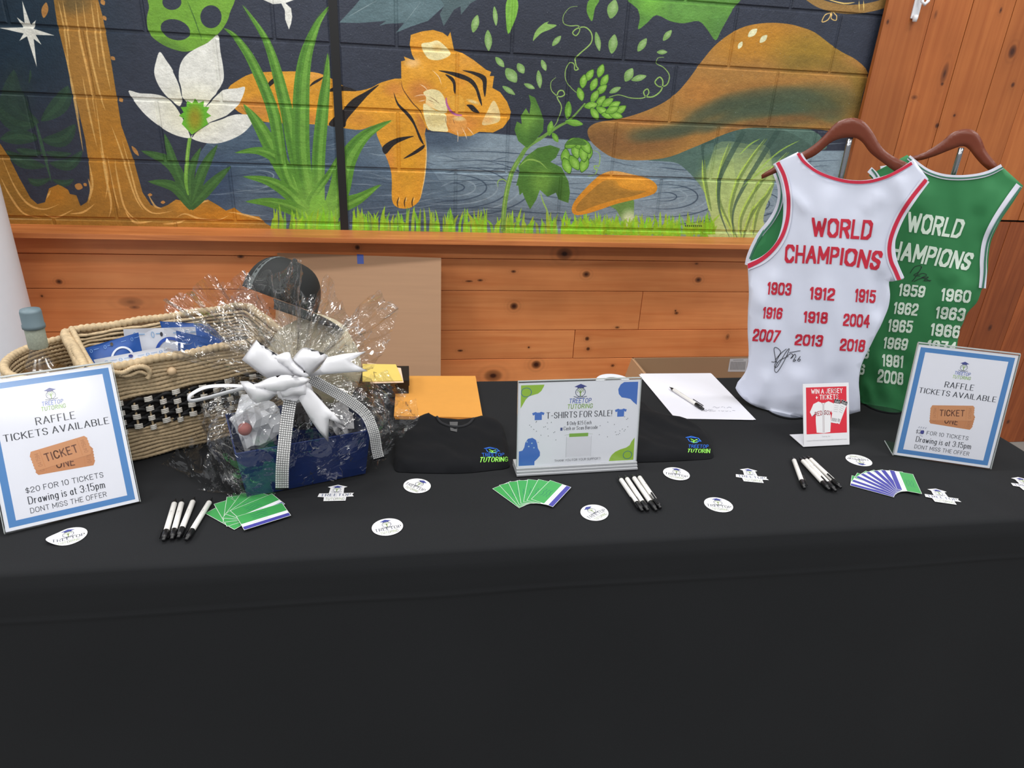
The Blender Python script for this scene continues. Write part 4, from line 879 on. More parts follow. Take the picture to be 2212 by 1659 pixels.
# ---------------------------------------------------------------- puffy / sheet surfaces by outline
def cdt(outline, step, jitter=0):
    """triangulated fill of an outline given in some 2D frame -> (pts, tris)"""
    P = [Vector(p) for p in outline]; n = len(P); xs = [p.x for p in P]; ys = [p.y for p in P]
    O = np.array([(p.x, p.y) for p in P]); B = np.roll(O, -1, 0)
    X, Y = np.meshgrid(np.arange(min(xs), max(xs), step), np.arange(min(ys), max(ys), step)); X = X.ravel()+step*.5; Y = Y.ravel()+step*.5
    ins = np.zeros(len(X), bool); dm = np.full(len(X), 1e9)
    for (ax, ay), (bx, by) in zip(O, B):
        c = ((ay > Y) != (by > Y)); 
        with np.errstate(divide='ignore', invalid='ignore'): ins ^= c & (X < (bx-ax)*(Y-ay)/(by-ay+1e-12)+ax)
        t = np.clip(((X-ax)*(bx-ax)+(Y-ay)*(by-ay))/((bx-ax)**2+(by-ay)**2+1e-12), 0, 1); dm = np.minimum(dm, np.hypot(X-ax-t*(bx-ax), Y-ay-t*(by-ay)))
    k = ins & (dm > step*.35); Q = P+[Vector((a, b)) for a, b in zip(X[k], Y[k])]
    r = delaunay_2d_cdt(Q, [(i, (i+1) % n) for i in range(n)], [], 1, 1e-7)
    vs_, fs = r[0], r[2]; V2 = np.array([(v.x, v.y) for v in vs_]); keep = []
    for f in fs:
        c = V2[list(f)].mean(0); cr = (O[:, 1] > c[1]) != (B[:, 1] > c[1])
        with np.errstate(divide='ignore', invalid='ignore'): s = (cr & (c[0] < (B[:, 0]-O[:, 0])*(c[1]-O[:, 1])/(B[:, 1]-O[:, 1]+1e-12)+O[:, 0])).sum()
        if s % 2: keep.append(tuple(f))
    D = np.full(len(V2), 1e9)
    for (ax, ay), (bx, by) in zip(O, B):
        t = np.clip(((V2[:, 0]-ax)*(bx-ax)+(V2[:, 1]-ay)*(by-ay))/((bx-ax)**2+(by-ay)**2+1e-12), 0, 1); D = np.minimum(D, np.hypot(V2[:, 0]-ax-t*(bx-ax), V2[:, 1]-ay-t*(by-ay)))
    return [tuple(v) for v in V2], keep, D
# ---------------------------------------------------------------- clear acrylic and sign frames
def acrylic(name='clear_acrylic', tint=(.985, .99, .985), gl=.03):
    if name in MATS: return MATS[name]
    m = bpy.data.materials.new(name); m.use_nodes = True; N = m.node_tree.nodes; L = m.node_tree.links; N.remove(N['Principled BSDF'])
    t = N.new('ShaderNodeBsdfTransparent'); t.inputs[0].default_value = tint+(1,); g = N.new('ShaderNodeBsdfGlossy'); g.inputs['Roughness'].default_value = .12
    f = N.new('ShaderNodeLayerWeight'); f.inputs[0].default_value = .35; mr = N.new('ShaderNodeMapRange'); L.new(f.outputs['Facing'], mr.inputs[0]); mr.inputs[3].default_value = gl*.35; mr.inputs[4].default_value = .22
    mx = N.new('ShaderNodeMixShader'); L.new(mr.outputs[0], mx.inputs[0]); L.new(t.outputs[0], mx.inputs[1]); L.new(g.outputs[0], mx.inputs[2]); L.new(mx.outputs[0], N['Material Output'].inputs[0])
    MATS[name] = m; return m
acr = acrylic(); acr_edge = mat('acrylic_edge', (178, 184, 184), .2)
paper_m = mat('printed_white_paper', (230, 231, 241), .38)
def frame_of(bl, br, tilt, lift=0, back=0):
    A = T(*bl); B = T(*br); d = (B-A); w = d.length; d.normalize(); n = Vector((-d.y, d.x, 0)); th = math.radians(tilt)
    up = Vector((0, 0, 1))*math.cos(th)+n*math.sin(th); nf = d.cross(up)      # nf faces the viewer
    A = A+Vector((0, 0, .0015+lift))+n*back
    return A, d, up, nf, n, w
def boxat(name, A, d, up, nf, u0, u1, v0, v1, h0, h1, m, par, bev=0):
    M = Matrix(((d.x, up.x, nf.x, A.x), (d.y, up.y, nf.y, A.y), (d.z, up.z, nf.z, A.z), (0, 0, 0, 1)))
    return box(name, (u0, v0, h0), (u1, v1, h1), m, par, bev=bev, M=M)
def ticket_pic(a, cu, cv, s):
    """two overlapping orange admission tickets"""
    def tk(du, dv, rot, lay, words, sh):
        cr, sr = math.cos(rot), math.sin(rot); q = lambda x, y: (cu+du*s+(x*cr-y*sr)*s, cv+dv*s+(x*sr+y*cr)*s)
        P = [(-.5,-.14),(-.47,-.2),(.47,-.2),(.5,-.14)]
        R = [(.5+(.012 if i % 2 else 0), -.14+.28*i/9) for i in range(10)]; Lf = [(-.5-(.012 if i % 2 else 0), .14-.28*i/9) for i in range(10)]
        a.poly([q(*p) for p in P[1:3]+R+[(.47,.2),(-.47,.2)]+Lf], sh, lay)
        a.text(words, *q(0, -.075 if words == 'TICKET' else -.125), .15*s, (110,62,40), 'heavy', lay+1, width=(.56 if words == 'TICKET' else .3)*s, rot=rot)
        for x in (-.4, .41): a.text('047594', *q(x+.035, -.0), .065*s, (150,90,58), 'thin', lay+1, width=.27*s, rot=rot+PI/2)
        a.line([q(-.33,-.17), q(-.33,.17)], .006*s, (190,120,70), lay+1); a.line([q(.33,-.17), q(.33,.17)], .006*s, (190,120,70), lay+1)
    tk(.035, -.125, -.03, 2, 'ONE', (192,128,84)); tk(0, .035, .13, 5, 'TICKET', (202,140,96))
def raffle(bl, br, tilt, label, corrected=False):
    A, d, up, nf, n, w = frame_of(bl, br, tilt, .002); root = empty('raffle_sign', A-Vector((0, 0, .0015)), math.atan2(d.y, d.x))
    W, H = .2159, .2794; s = w/.2185; W *= s; H *= s
    boxat('front_pane', A, d, up, nf, 0, W+.003, 0, H+.004, .0030, .0045, acr, root); boxat('back_pane', A, d, up, nf, 0, W+.003, 0, H+.004, -.0015, 0, acr, root)
    boxat('top_edge', A, d, up, nf, 0, W+.003, H+.0035, H+.0065, -.0015, .0045, acr_edge, root)
    boxat('side_edge', A, d, up, nf, -.001, 0, 0, H+.004, -.0015, .0045, acr_edge, root); boxat('side_edge', A, d, up, nf, W+.003, W+.004, 0, H+.004, -.0015, .0045, acr_edge, root)
    foot = boxat('foot_plate', A, d, n, Vector((0, 0, 1)), 0, W+.003, -.002, .075, -.0012, .0008, acr, root)
    boxat('foot_edge', A, d, n, Vector((0, 0, 1)), -.001, .0, -.002, .075, -.0012, .0010, acr_edge, root)
    sh = boxat('paper_sheet', A, d, up, nf, .0015, .0015+W, .001, H+.001, .0008, .0014, paper_m, root)
    a = Art(); a.rect(6, 6, 210, 273, (72,128,190), 0); a.rect(18, 17, 198, 262, (226,226,238), 1)
    logo(a, 108, 228, 42, lay=2)
    a.text('RAFFLE', 108, 184, 13.5, DK, 'serif', 3, width=62); a.text('TICKETS AVAILABLE', 108, 163, 12.5, DK, 'serif', 3, width=168)
    ticket_pic(a, 106, 120, 94)
    if corrected:
        a.text('$20', 38, 62, 9, DK, 'sans', 3, width=17, align='l'); a.ell(51, 66.5, 4.2, 5, (58,60,140), 4, n=12); a.text('FOR 10 TICKETS', 62, 62, 9, DK, 'sans', 3, width=92, align='l')
        for i in range(4): a.line([(40+5*i, 76), (43+5*i, 80), (42+5*i, 75)], .6, (120,124,150), 3)
        a.line([(47, 56), (50, 59), (53, 55), (54, 58)], .6, (120,124,150), 3)
    else: a.text('$20 FOR 10 TICKETS', 103, 62, 9.5, DK, 'sans', 3, width=124)
    a.text('Drawing is at 3:15pm', 103, 41, 13.5, DK, 'serif', 3, width=122); a.text('DONT MISS THE OFFER', 103, 24, 9, DK, 'sans', 3, width=122)
    k = s/1000; a.build('printed_notice', lambda u, v, h: A+d*(.0015+u*k)+up*(.001+v*k)+nf*(.00142+h), root)
    tag(root, label, 'sign', 'raffle signs in clear stands')
raffle((12,1155),(303,1087), 30, 'tilted blue-bordered raffle sign at the left end beside the woven basket')
raffle((1928,985),(2137,1015), 12, 'blue-bordered raffle sign on the right with its price overwritten in ink', True)

# landscape sign on a thick clear block foot
def shirts_sign():
    A, d, up, nf, n, w = frame_of((1118,1031), (1376,1016), 10, .015, .014); root = empty('shirt_sale_sign', A-Vector((0, 0, .0195)), math.atan2(d.y, d.x))
    W, H = .279, .194
    z = Vector((0, 0, 1)); B0 = T(1118,1031)+z*.0008
    for i in range(3): boxat('block_foot', B0, d, n, z, -.002+.0*i, W+.002, .0+.004*i, .05, .0005+.0055*i, .0054+.0055*i, mat('clear_block_foot', (176,178,182), .12, coat=.5), root, bev=.0012)
    boxat('front_pane', A, d, up, nf, 0, W, 0, H+.003, .0018, .0030, acr, root); boxat('back_pane', A, d, up, nf, 0, W, 0, H+.003, -.0016, -.0004, acr, root)
    boxat('paper_sheet', A, d, up, nf, 0, W, 0, H, 0, .0006, paper_m, root)
    for u in (0-.001, W): boxat('side_edge', A, d, up, nf, u, u+.001, 0, H+.003, -.0016, .0030, acr_edge, root)
    boxat('top_edge', A, d, up, nf, -.001, W+.001, H+.003, H+.005, -.0016, .0030, acr_edge, root)
    a = Art(); LG_ = (150,190,62); BB = (66,112,196)
    sm = lambda P: catmull(P, 6)
    a.poly([(6,210),(58,210)]+[(56,204),(51,194),(44,188),(34,185),(24,182),(17,174),(12,164),(6,152)], LG_, 0); a.ring(18, 192, 12, 12, 1.4, (60,110,150), 1)
    a.poly([(273,210),(273,150),(264,158),(257,166),(246,169),(236,171),(229,180),(227,192),(232,204),(240,210)], BB, 0)
    a.poly([(4,4),(4,42),(12,44),(16,52),(18,64),(24,74),(34,76),(42,70),(45,60),(47,48),(52,38),(52,28),(46,20),(40,14),(40,4)], BB, 0)
    for u, v in ((22,66),(33,62),(26,54),(38,50)): a.ell(u, v, 1.8, 1.8, (170,200,220), 1, n=10)
    a.poly([(273,4),(273,64),(266,54),(262,44),(254,38),(240,34),(228,28),(220,20),(216,12),(214,4)], LG_, 0); a.ring(258, 18, 11, 11, 1.4, (60,110,150), 1)
    logo(a, 140, 176, 62, lay=1)
    a.text('T-SHIRTS FOR SALE!', 140, 124, 15, DK, 'serif', 2, width=150)
    for u in (46, 236):
        a.poly([(u-8,121),(u+8,121),(u+8,135),(u+12,133),(u+14,139),(u+6,142),(u+3,140),(u-3,140),(u-6,142),(u-14,139),(u-12,133),(u-8,135)], (72,116,200), 1)
    a.text('$ Only $25 Each', 140, 105, 9, DK, 'serif', 2, width=56); a.text('Cash or Scan Barcode', 144, 92, 9, DK, 'serif', 2, width=78); a.rect(97, 91, 102, 99, (70,84,140), 1)
    a.ring(140, 78, 33, 3, .8, (120,150,110), 1, t0=0, t1=PI); a.rect(118, 73.5, 162, 82.5, (128,176,70), 2)
    a.line([(112,75),(112,20)], .6, (170,172,180)); a.line([(170,75),(170,20)], .6, (190,192,200)); a.rect(113, 22, 169, 72, (222,222,232), 1)
    a.text('THANK YOU FOR YOUR SUPPORT!', 140, 10, 5.6, (60,62,76), 'sans', 2, width=108)
    rr = random.Random(3)
    for cu, cv in ((62,92),(222,95)):
        for k in range(17): a.ell(cu+rr.uniform(-36,34), cv+rr.uniform(-30,26), 1.6, 1.0, (140,146,154), 1, n=6, rot=rr.random()*3)
    a.build('printed_notice', lambda u, v, h: A+d*(u/1000)+up*(v/1000*H/.2159)+nf*(.00065+h), root)
    tag(root, 'landscape shirts-for-sale sign in a clear stand with a thick block foot', 'sign')
shirts_sign()

def small_sign():
    A, d, up, nf, n, w = frame_of((1735,967), (1834,962), 23, .001); root = empty('small_red_sign', A-Vector((0, 0, .0015)), math.atan2(d.y, d.x))
    W, H = .128, .157; wp = mat('white_card_stand', (222, 222, 226), .35)
    boxat('card_face', A, d, up, nf, 0, W, 0, H, 0, .0018, wp, root, bev=.0006)
    boxat('card_foot', A, d, n, Vector((0, 0, 1)), -.001, W, -.001, .062, 0, .0016, wp, root, bev=.0005)
    boxat('back_strut', A+n*.058, d, (up*.12-n*.0+n*.0).normalized(), nf, .03, .035, 0, .002, 0, .001, wp, root)
    a = Art(); RD = (206,38,56); a.rect(8, 31, 121, 148, RD, 0)
    a.text('WIN A JERSEY', 66, 132, 11, (238,238,238), 'heavy', 2, width=86); a.text('+ TICKETS', 66, 117, 11, (238,238,238), 'heavy', 2, width=62)
    J = [(36,34),(34,60),(34,84),(24,74),(18,86),(28,106),(42,112),(52,108),(60,108),(70,112),(84,106),(92,88),(84,78),(76,86),(76,60),(74,34),(56,32)]
    a.poly(J, (224,224,226), 1); a.line([(50,109),(54,104),(54,34)], .8, (120,70,80), 2); a.line([(61,109),(57,104),(57,34)], .8, (120,70,80), 2)
    a.line([(24,75),(33,82)], 1, (60,60,90), 2); a.line([(92,88),(85,79)], 1, (60,60,90), 2)
    a.text('RED', 43, 77, 10, (170,24,40), 'heavy', 3, width=19, rot=.18); a.text('SOX', 67, 78, 10, (170,24,40), 'heavy', 3, width=19, rot=-.14)
    for (u, v, r, l) in ((104,84,-.42,2),(90,86,-.2,4)):
        q = lambda x, y: (u+x*math.cos(r)-y*math.sin(r), v+x*math.sin(r)+y*math.cos(r))
        a.poly([q(-9,-30),(q(9,-30)),q(9,30),q(-9,30)], (222,222,224), l); a.poly([q(-9,20),q(9,20)]+[q(9-3*i, 31 if i % 2 else 28) for i in range(7)], (34,34,40), l+1)
        a.text('TICKET', *q(0,21.5), 4.4, (230,230,230), 'bold', l+2, width=15, rot=r)
        for i in range(4): a.line([q(-6, 14-5*i), q(5, 14-5*i)], .7, (140,140,146), l+1)
        for i in range(9): a.line([q(-7+1.7*i,-26), q(-7+1.7*i,-18)], .8 if i % 2 else .5, (60,60,66), l+1)
    a.text('Treetop, Inc.', 62, 22, 3.4, (90,92,100), 'thin', 1, width=24); a.text('support@treetoptutoringanddevelopment.com', 64, 13, 3.2, (90,92,100), 'thin', 1, width=112)
    a.build('printed_notice', lambda u, v, h: A+d*(u/1000)+up*(v/1000)+nf*(.0019+h), root)
    tag(root, 'small red prize-draw sign with a printed jersey and tickets, on a white card stand', 'sign')
small_sign()

# ---------------------------------------------------------------- folded black shirts
tee = mat('black_jersey_cotton', (22, 23, 26), .9, noise=.1, bump=.25, bscale=1200, sheen=.03, spec=.12)
def puff(name, outline_px, z0, thick, m, wr=.004, seed=1, edge=.018, step=.012):
    O = [ZP(x, y, z0+thick*.6) for x, y in catmull(outline_px, 4)]; pts, tri, D = cdt([(p.x, p.y) for p in O], step)
    def hgt(x, y, dd): return z0+thick*math.sqrt(max(0, 1-(1-min(1, dd/edge))**2))+min(1, dd/.03)*(wr*nz(x, y, 22, seed)+wr*.5*nz(x+y*.6, y*.5, 48, seed+5))
    V = [Vector((x, y, hgt(x, y, d))) for (x, y), d in zip(pts, D)]; n = len(V)
    V += [Vector((x, y, z0)) for (x, y) in pts]; Fc = list(tri)+[tuple(i+n for i in t[::-1]) for t in tri]
    from mathutils.bvhtree import BVHTree
    o = mobj(name, V, Fc, m, smooth=True); bv = BVHTree.FromPolygons(V[:n], tri)
    def surf(px, py, h=0):
        d = ray(px, py); r = bv.ray_cast(Vector((0, 0, CH)), d.normalized())
        if r[0] is None: return ZP(px, py, z0+thick+h)
        return r[0]+Vector((0, -.3, 1)).normalized()*h
    return o, surf
LBm = flat((44,110,214)); LGm = flat((150,236,90))
def shirt_logo(o, surf, q, clipw=1):
    quadtext('tutoring_print', 'TUTORING' if clipw == 1 else 'TUTORIN', q[0], surf, LGm, o, 'heavy', h=.0012, seg=.3, wscale=.9)
    quadtext('treetop_print', 'TREETOP', q[1], surf, LBm, o, 'bold', h=.0012, seg=.3)
    (x0, y0), (x1, y1), (x2, y2), (x3, y3) = q[2]; f = quadmap(*q[2]); a = Art()
    for k, (P, c, w) in enumerate(((([(0,.75),(.35,1),(.75,.8),(1,.35),(.6,.5)], 0, .07)), ([(.1,.6),(.15,.25),(.4,.05),(.7,.08),(.85,.35)], 0, .07), ([(.45,.05),(.5,.4),(.3,.6)], 1, .08), ([(.5,.35),(.7,.6)], 1, .08), ([(.3,.3),(.42,.2)], 1, .08), ([(.55,.15),(.75,.25)], 1, .08), ([(.05,.75),(.3,.85),(.6,.8)], 0, .09))):
        a.line(P, w, (150,236,90) if c else (44,110,214), k)
    a.build('tree_print', lambda u, v, h: surf(*f(u, v), .0012), o)
s1, sf1 = puff('folded_shirt', [(852,1004),(848,960),(856,930),(880,912),(905,898),(925,892),(938,896),(946,902),(985,905),(1022,903),(1030,898),(1062,902),(1085,912),(1095,940),(1101,985),(1098,1000),(1060,1006),(1000,1012),(940,1012),(880,1010)], TZ+.0005, .020, tee, seed=2)
tag(s1, 'folded black t-shirt with green and blue chest logo left of the shirts-for-sale sign', 'shirt')
shirt_logo(s1, sf1, ([(1038,988),(1097,987),(1097,998),(1034,1000)], [(1040,979),(1090,979),(1088,986),(1042,988)], [(1045,966),(1082,968),(1078,980),(1050,980)]))
cl, cf = [], []
nk = [sf1(x, y, .002) for x, y in catmull([(944,902),(952,914),(972,922),(995,923),(1012,917),(1023,905)], 6, False)]
v_, f_ = tube(nk, .0035, 8); mobj('collar_rib', v_, f_, mat('black_collar_rib', (33,34,38), .9), s1, smooth=True)
lbv = [sf1(x, y, .0015) for x, y in ((971,912),(989,912),(987,934),(973,931))]; mobj('neck_label', lbv, [(0,3,2,1)], mat('grey_neck_label', (84,84,86), .8), s1)
la = [[sf1(x0, y, .0022), sf1(x1, y, .0022), sf1(x1, y+1.2, .0022), sf1(x0, y+1.2, .0022)] for x0, x1, y in ((974,986,915),(975,984,919),(974,987,923),(976,985,927))]
s2, sf2 = puff('folded_shirt', [(1290,980),(1290,900),(1340,872),(1376,862),(1398,872),(1412,884),(1430,893),(1478,902),(1520,925),(1536,945),(1542,966),(1540,981),(1500,985),(1440,988),(1380,990),(1330,990)], TZ+.0005, .018, tee, seed=9)
tag(s2, 'folded black t-shirt with green and blue logo, partly behind the shirts-for-sale sign', 'shirt')
shirt_logo(s2, sf2, ([(1486,970),(1534,970),(1533,980),(1483,978)], [(1487,961),(1531,961),(1530,969),(1486,968)], [(1480,942),(1518,945),(1512,959),(1486,957)]), 2)

# ---------------------------------------------------------------- envelopes, paper, boxes behind
def sheet(name, quad_px, z, t, m, label, cat, bevel=0):
    V = [ZP(x, y, z+t) for x, y in quad_px]; V += [v-Vector((0, 0, t)) for v in V]
    o = mobj(name, V, [(0,1,2,3)[::-1], (4,5,6,7)]+[(i, (i+1) % 4, 4+(i+1) % 4, 4+i) for i in range(4)], m); tag(o, label, cat); return o
man = mat('manila_envelope_paper', (214, 150, 68), .55, noise=.05)
m2 = sheet('manila_envelope', [(857,816),(1028,816),(1042,907),(853,903)], S0, .004, man, 'lower large orange manila envelope of the pair behind the left folded shirt', 'envelope')
m1 = sheet('manila_envelope', [(857,812),(1027,812),(1043,902),(851,899)], S0+.0042, .004, man, 'upper large orange manila envelope behind the left folded shirt', 'envelope')
fl_ = [ZP(x, y, S0+.0086) for x, y in ((851.5,898),(1042.5,901),(1040,886),(852,883))]
boxm = mat('black_cash_box_metal', (18, 18, 20), .45)
pA = ZP(783, 823, .80); pB = ZP(868, 822, .80)
bb = box('cash_box', (pA.x-.10, pA.y+.004, TZ+.001), (pB.x+.018, FY1-.006, .7985), boxm, bev=.002)
box('lid', (pA.x-.102, pA.y+.002, .782), (pB.x+.020, FY1-.004, .7995), boxm, bb, bev=.002)
tag(bb, 'flat black box under the small yellow envelope at the back edge', 'box')
sheet('pink_paper', [(793,783),(866,795),(872,826),(800,828)], .8, .0012, mat('pale_pink_paper', (226, 196, 170), .6), 'pale pink sheet peeking out beneath the small yellow envelope', 'paper')
ye = sheet('yellow_envelope', [(783,786),(855,787),(870,822),(783,824)], .8016, .002, mat('yellow_envelope_paper', (222, 196, 104), .55, noise=.04), 'small yellow envelope on the flat black box left of the manila envelopes', 'envelope')
f3 = lambda x, y: ZP(x, y, .8038)
mobj('pen_mark', [f3(*p) for p in ((806,803),(808,803),(811,816),(809,816))]+[f3(*p) for p in ((808,803),(814,805),(813,806),(808,805))], [(0,3,2,1),(4,7,6,5)], mat('pencil_grey', (150,130,70), .8), ye)
def pile():
    for i in range(3):
        o = [(0,0),(2,1),(-3,2)][i]; q = [(1383+o[0],807+o[1]),(1535+o[0],806+o[1]),(1631+o[0],906+o[1]*.5),(1462+o[0],902+o[1])]
        s = sheet('paper_sheet', q, S0+.0005*i, .0004, mat('plain_white_paper', (226,226,236), .5), ('bottom', 'middle', 'top')[i]+' white sheet of the paper pile between the shirts sign and white jersey', 'paper')
        s['group'] = 'loose white sheets under the pen'
        if i == 2:
            a = Art(); rr = random.Random(4)
            for (x0, x1, y) in ((1536,1580,880),(1522,1588,888),(1512,1540,886)):
                P = [(x0+(x1-x0)*k/22, y+rr.uniform(-1.6,1.6)) for k in range(23)]
                for j in range(0, 22, 1):
                    if rr.random() < .8: a.line(P[j:j+2], .7, (140,142,160), 1)
            a.build('handwriting', lambda u, v, h: ZP(u, v, S0+.0016), s)
pile()
pen_thing((1446,836),(1520,884), S0+.0073, 'white pen with black clip lying on the white sheets of paper', 'white pen on the paper sheets', -.9)
# tape roll
c = ZP(1325, 830, TZ+.012); v_, f_ = lathe([(.026, -.011), (.050, -.011), (.052, -.009), (.052, .009), (.050, .011), (.028, .011), (.026, .009), (.026, -.011)], 48)
tr = mobj('tape_roll', [v+Vector((c.x, c.y, TZ+.0125)) for v in v_], f_, mat('white_tape', (216, 220, 228), .35), smooth=False); tag(tr, 'white tape roll lying behind the shirts-for-sale sign at the back edge', 'tape roll')
v_, f_ = lathe([(.0235, -.0115), (.0262, -.0115), (.0262, .0112), (.0235, .0112), (.0235, -.0115)], 40); mobj('core', [v+Vector((c.x, c.y, TZ+.0125)) for v in v_], f_, mat('grey_card_core', (150,150,150), .8), tr)
# cardboard panel leaning behind the table
cbm = mat('corrugated_cardboard', (160, 124, 94), .75, noise=.08, nscale=5, stretch=(1, 1, 20)); cbe = mat('cardboard_edge', (140, 104, 72), .8)
def lean():
    TL, TR = WY(599,546,2.58), WY(953,557,2.52); BR = WY(952,812,2.30); BL = TL+(BR-TR)
    ex = (BR-TR)*1.35; P = [TL, TR, TR+ex, TL+ex]; nn = (TR-TL).cross(ex).normalized()*.006
    if nn.y > 0: nn = -nn
    V = P+[p-nn for p in P]; o = mobj('cardboard_sheet', V, [(0,1,2,3),(7,6,5,4)]+[(i, 4+i, 4+(i+1) % 4, (i+1) % 4) for i in range(4)], cbm)
    tag(o, 'large brown cardboard sheet leaning on the boarded wall behind the gift basket', 'cardboard')
    f = lambda x, y, h: onplane(x, y, TL+nn*h, nn.normalized())
    q = [(771,549),(785,550),(786,570),(772,570)]; V = [f(x, y, .06) for x, y in q]+[f(x, y, .02) for x, y in q]
    mobj('blue_tape', V, [(0,1,2,3),(7,6,5,4)]+[(i, 4+i, 4+(i+1) % 4, (i+1) % 4) for i in range(4)], mat('blue_masking_tape', (46,74,158), .5), o)['label'] = 'strip of blue masking tape at the top edge'
lean()
# open carton behind the table
def carton():
    Y1 = 2.46; L_ = WY(1366, 773, Y1); zt = L_.z; R_ = WY(1700, 768, Y1); Fl = ZP(1386, 810, zt); y0 = Fl.y-.12; t = .005; m = mat('carton_cardboard', (158,128,98), .75, noise=.06, nscale=6)
    root = empty('cardboard_carton', ((L_.x+R_.x)/2, (Y1+y0)/2, 0))
    box('back_wall', (L_.x, Y1-t, 0), (R_.x, Y1, zt), m, root); box('front_wall', (L_.x, y0, 0), (R_.x, y0+t, zt), m, root)
    box('side_wall', (L_.x, y0, 0), (L_.x+t, Y1, zt), m, root); box('side_wall', (R_.x-t, y0, 0), (R_.x, Y1, zt), m, root)
    box('bottom', (L_.x, y0, 0), (R_.x, Y1, t), m, root); 
    box('bracing_shelf', (L_.x+t, y0+t, zt-.19), (R_.x-t, Y1-t, zt-.185), m, root)
    mobj('side_flap', [(L_.x, y0+.01, zt), (L_.x, Y1-.005, zt), (L_.x-.045, Y1-.02, zt-.16), (L_.x-.045, y0+.03, zt-.16)]+[(L_.x-t, y0+.01, zt), (L_.x-t, Y1-.005, zt), (L_.x-.045-t, Y1-.02, zt-.16), (L_.x-.045-t, y0+.03, zt-.16)], [(3,2,1,0),(4,5,6,7),(0,1,5,4),(1,2,6,5),(2,3,7,6),(3,0,4,7)], mat('carton_flap', (188,150,112), .75), root)
    a = Art(); f = lambda u, v, h: WY(u, v, Y1-t-.0006-h)
    a.poly([(1577,775),(1616,774),(1612,803),(1572,803)], (196,198,202), 0)
    for i in range(11): a.poly([(1579+i*3, 781),(1580.6+i*3, 781),(1578.6+i*3, 799),(1577+i*3, 799)], (120,122,126), 1)
    a.line([(1584,778),(1606,777.5)], 1.2, (130,132,136), 1)
    a.build('shipping_label', f, root)
    tag(root, 'open brown cardboard carton with a barcode label, behind the table beside the white jersey', 'box')
    bm = bmesh.new(); bmesh.ops.create_icosphere(bm, subdivisions=3, radius=1)
    c = ZP(1563, 822, zt-.05)
    for v in bm.verts: v.co = Vector((c.x+v.co.x*.07, min(c.y, Y1-.09)+v.co.y*.05, zt-.125+v.co.z*.05+.012*nz(v.co.x, v.co.y, 3)))
    o = bmobj('pink_pouch', bm, mat('pink_fabric', (206, 84, 120), .7), smooth=True); tag(o, 'bright pink item inside the open carton', 'pouch')
carton()
# white cord hook on the upright boards
def hook():
    m = mat('white_plastic_hook', (222,224,228), .3); c = WY(1980, 18, PB)
    o = box('plastic_hook', (c.x-.017, PB-.006, c.z-.035), (c.x+.013, PB+.0005, c.z+.075), m, bev=.004)
    v_, f_ = tube([(c.x-.002, PB-.006, c.z+.06), (c.x-.002, PB-.02, c.z+.05), (c.x-.002, PB-.024, c.z+.02), (c.x+.008, PB-.028, c.z+.01), (c.x+.02, PB-.028, c.z+.025)], .006, 10); mobj('hook_arm', v_, f_, m, o, smooth=True)
    v_, f_ = lathe([(0, -.012), (.008, -.012), (.009, 0), (.009, .01), (0, .01)], 16); mobj('end_knob', [v+Vector((c.x-.004, PB-.012, c.z-.033)) for v in v_], f_, m, o, smooth=True)
    tag(o, 'white plastic hook on the stained upright boards at the top right', 'hook')
hook()
# ---------------------------------------------------------------- two tank jerseys on hangers and rods
def J(x, y): return (1560+x/2.514, 240+y/2.514)
def JP(pts): return [J(*p) for p in pts]
def plane_frame(o, ang):
    d = Vector((math.cos(ang), math.sin(ang), 0)); n = Vector((d.y, -d.x, 0))      # n towards the viewer
    return d, n
def jersey(origin, ang, back_px, front_px, mats, folds, thick_out, depth, root, cx, hw, seed):
    """near panel from its outline; returns surface function"""
    d, n = plane_frame(origin, ang)
    def P2(px, py): p = onplane(px, py, origin, n); return ((p-origin).dot(d), p.z)
    def disp(u, z, px=None):
        t = (u-cx)/hw
        h = -.045*abs(t)**3+.0045*nz(u+.2*z, z*.2, 14, seed)+.0025*nz(u+z*.35, z*.25, 34, seed+2)
        for (u0, z0, u1, z1, w, a) in folds:
            L = math.hypot(u1-u0, z1-z0); s = ((u-u0)*(u1-u0)+(z-z0)*(z1-z0))/L/L; q = (u-u0-(u1-u0)*s)**2+(z-z0-(z1-z0)*s)**2
            e = max(0, min(1, s*4))*max(0, min(1, (1-s)*4)); h += a*e*math.exp(-q/w/w)
        return h
    O = [P2(*p) for p in back_px]; pts, tri, D = cdt(O, .0125)
    V = [origin+d*u+Vector((0, 0, max(z, TZ+.004)-origin.z))+n*disp(u, z) for u, z in pts]
    from mathutils.bvhtree import BVHTree
    bv = BVHTree.FromPolygons(V, tri)
    def surf(px, py, h=0):
        r = bv.ray_cast(Vector((0, 0, CH)), ray(px, py).normalized())
        if r[0] is None:
            u, z = P2(px, py); q = origin+d*u+Vector((0, 0, z-origin.z))+n*disp(u, z)
        else: q = r[0]
        return q+n*h
    tri = [t if (V[t[1]]-V[t[0]]).cross(V[t[2]]-V[t[0]]).dot(n) > 0 else t[::-1] for t in tri]
    o = mobj('back_panel', V, tri, mats[0], root, smooth=True); solid(o, .0016, -1)
    # far panel
    if front_px:
        o2 = [P2(*p) for p in front_px]; p2, t2, _ = cdt(o2, .02); of = origin-n*depth
        V2 = [of+d*u+Vector((0, 0, max(z, TZ+.006)-origin.z))+n*(.02*abs((u-cx)/hw)**2) for u, z in p2]
        t2 = [t if (V2[t[1]]-V2[t[0]]).cross(V2[t[2]]-V2[t[0]]).dot(n) > 0 else t[::-1] for t in t2]
        o3 = mobj('front_panel', V2, t2, mats[1], root, smooth=True); solid(o3, .0012, -1)
    return surf, d, n, P2
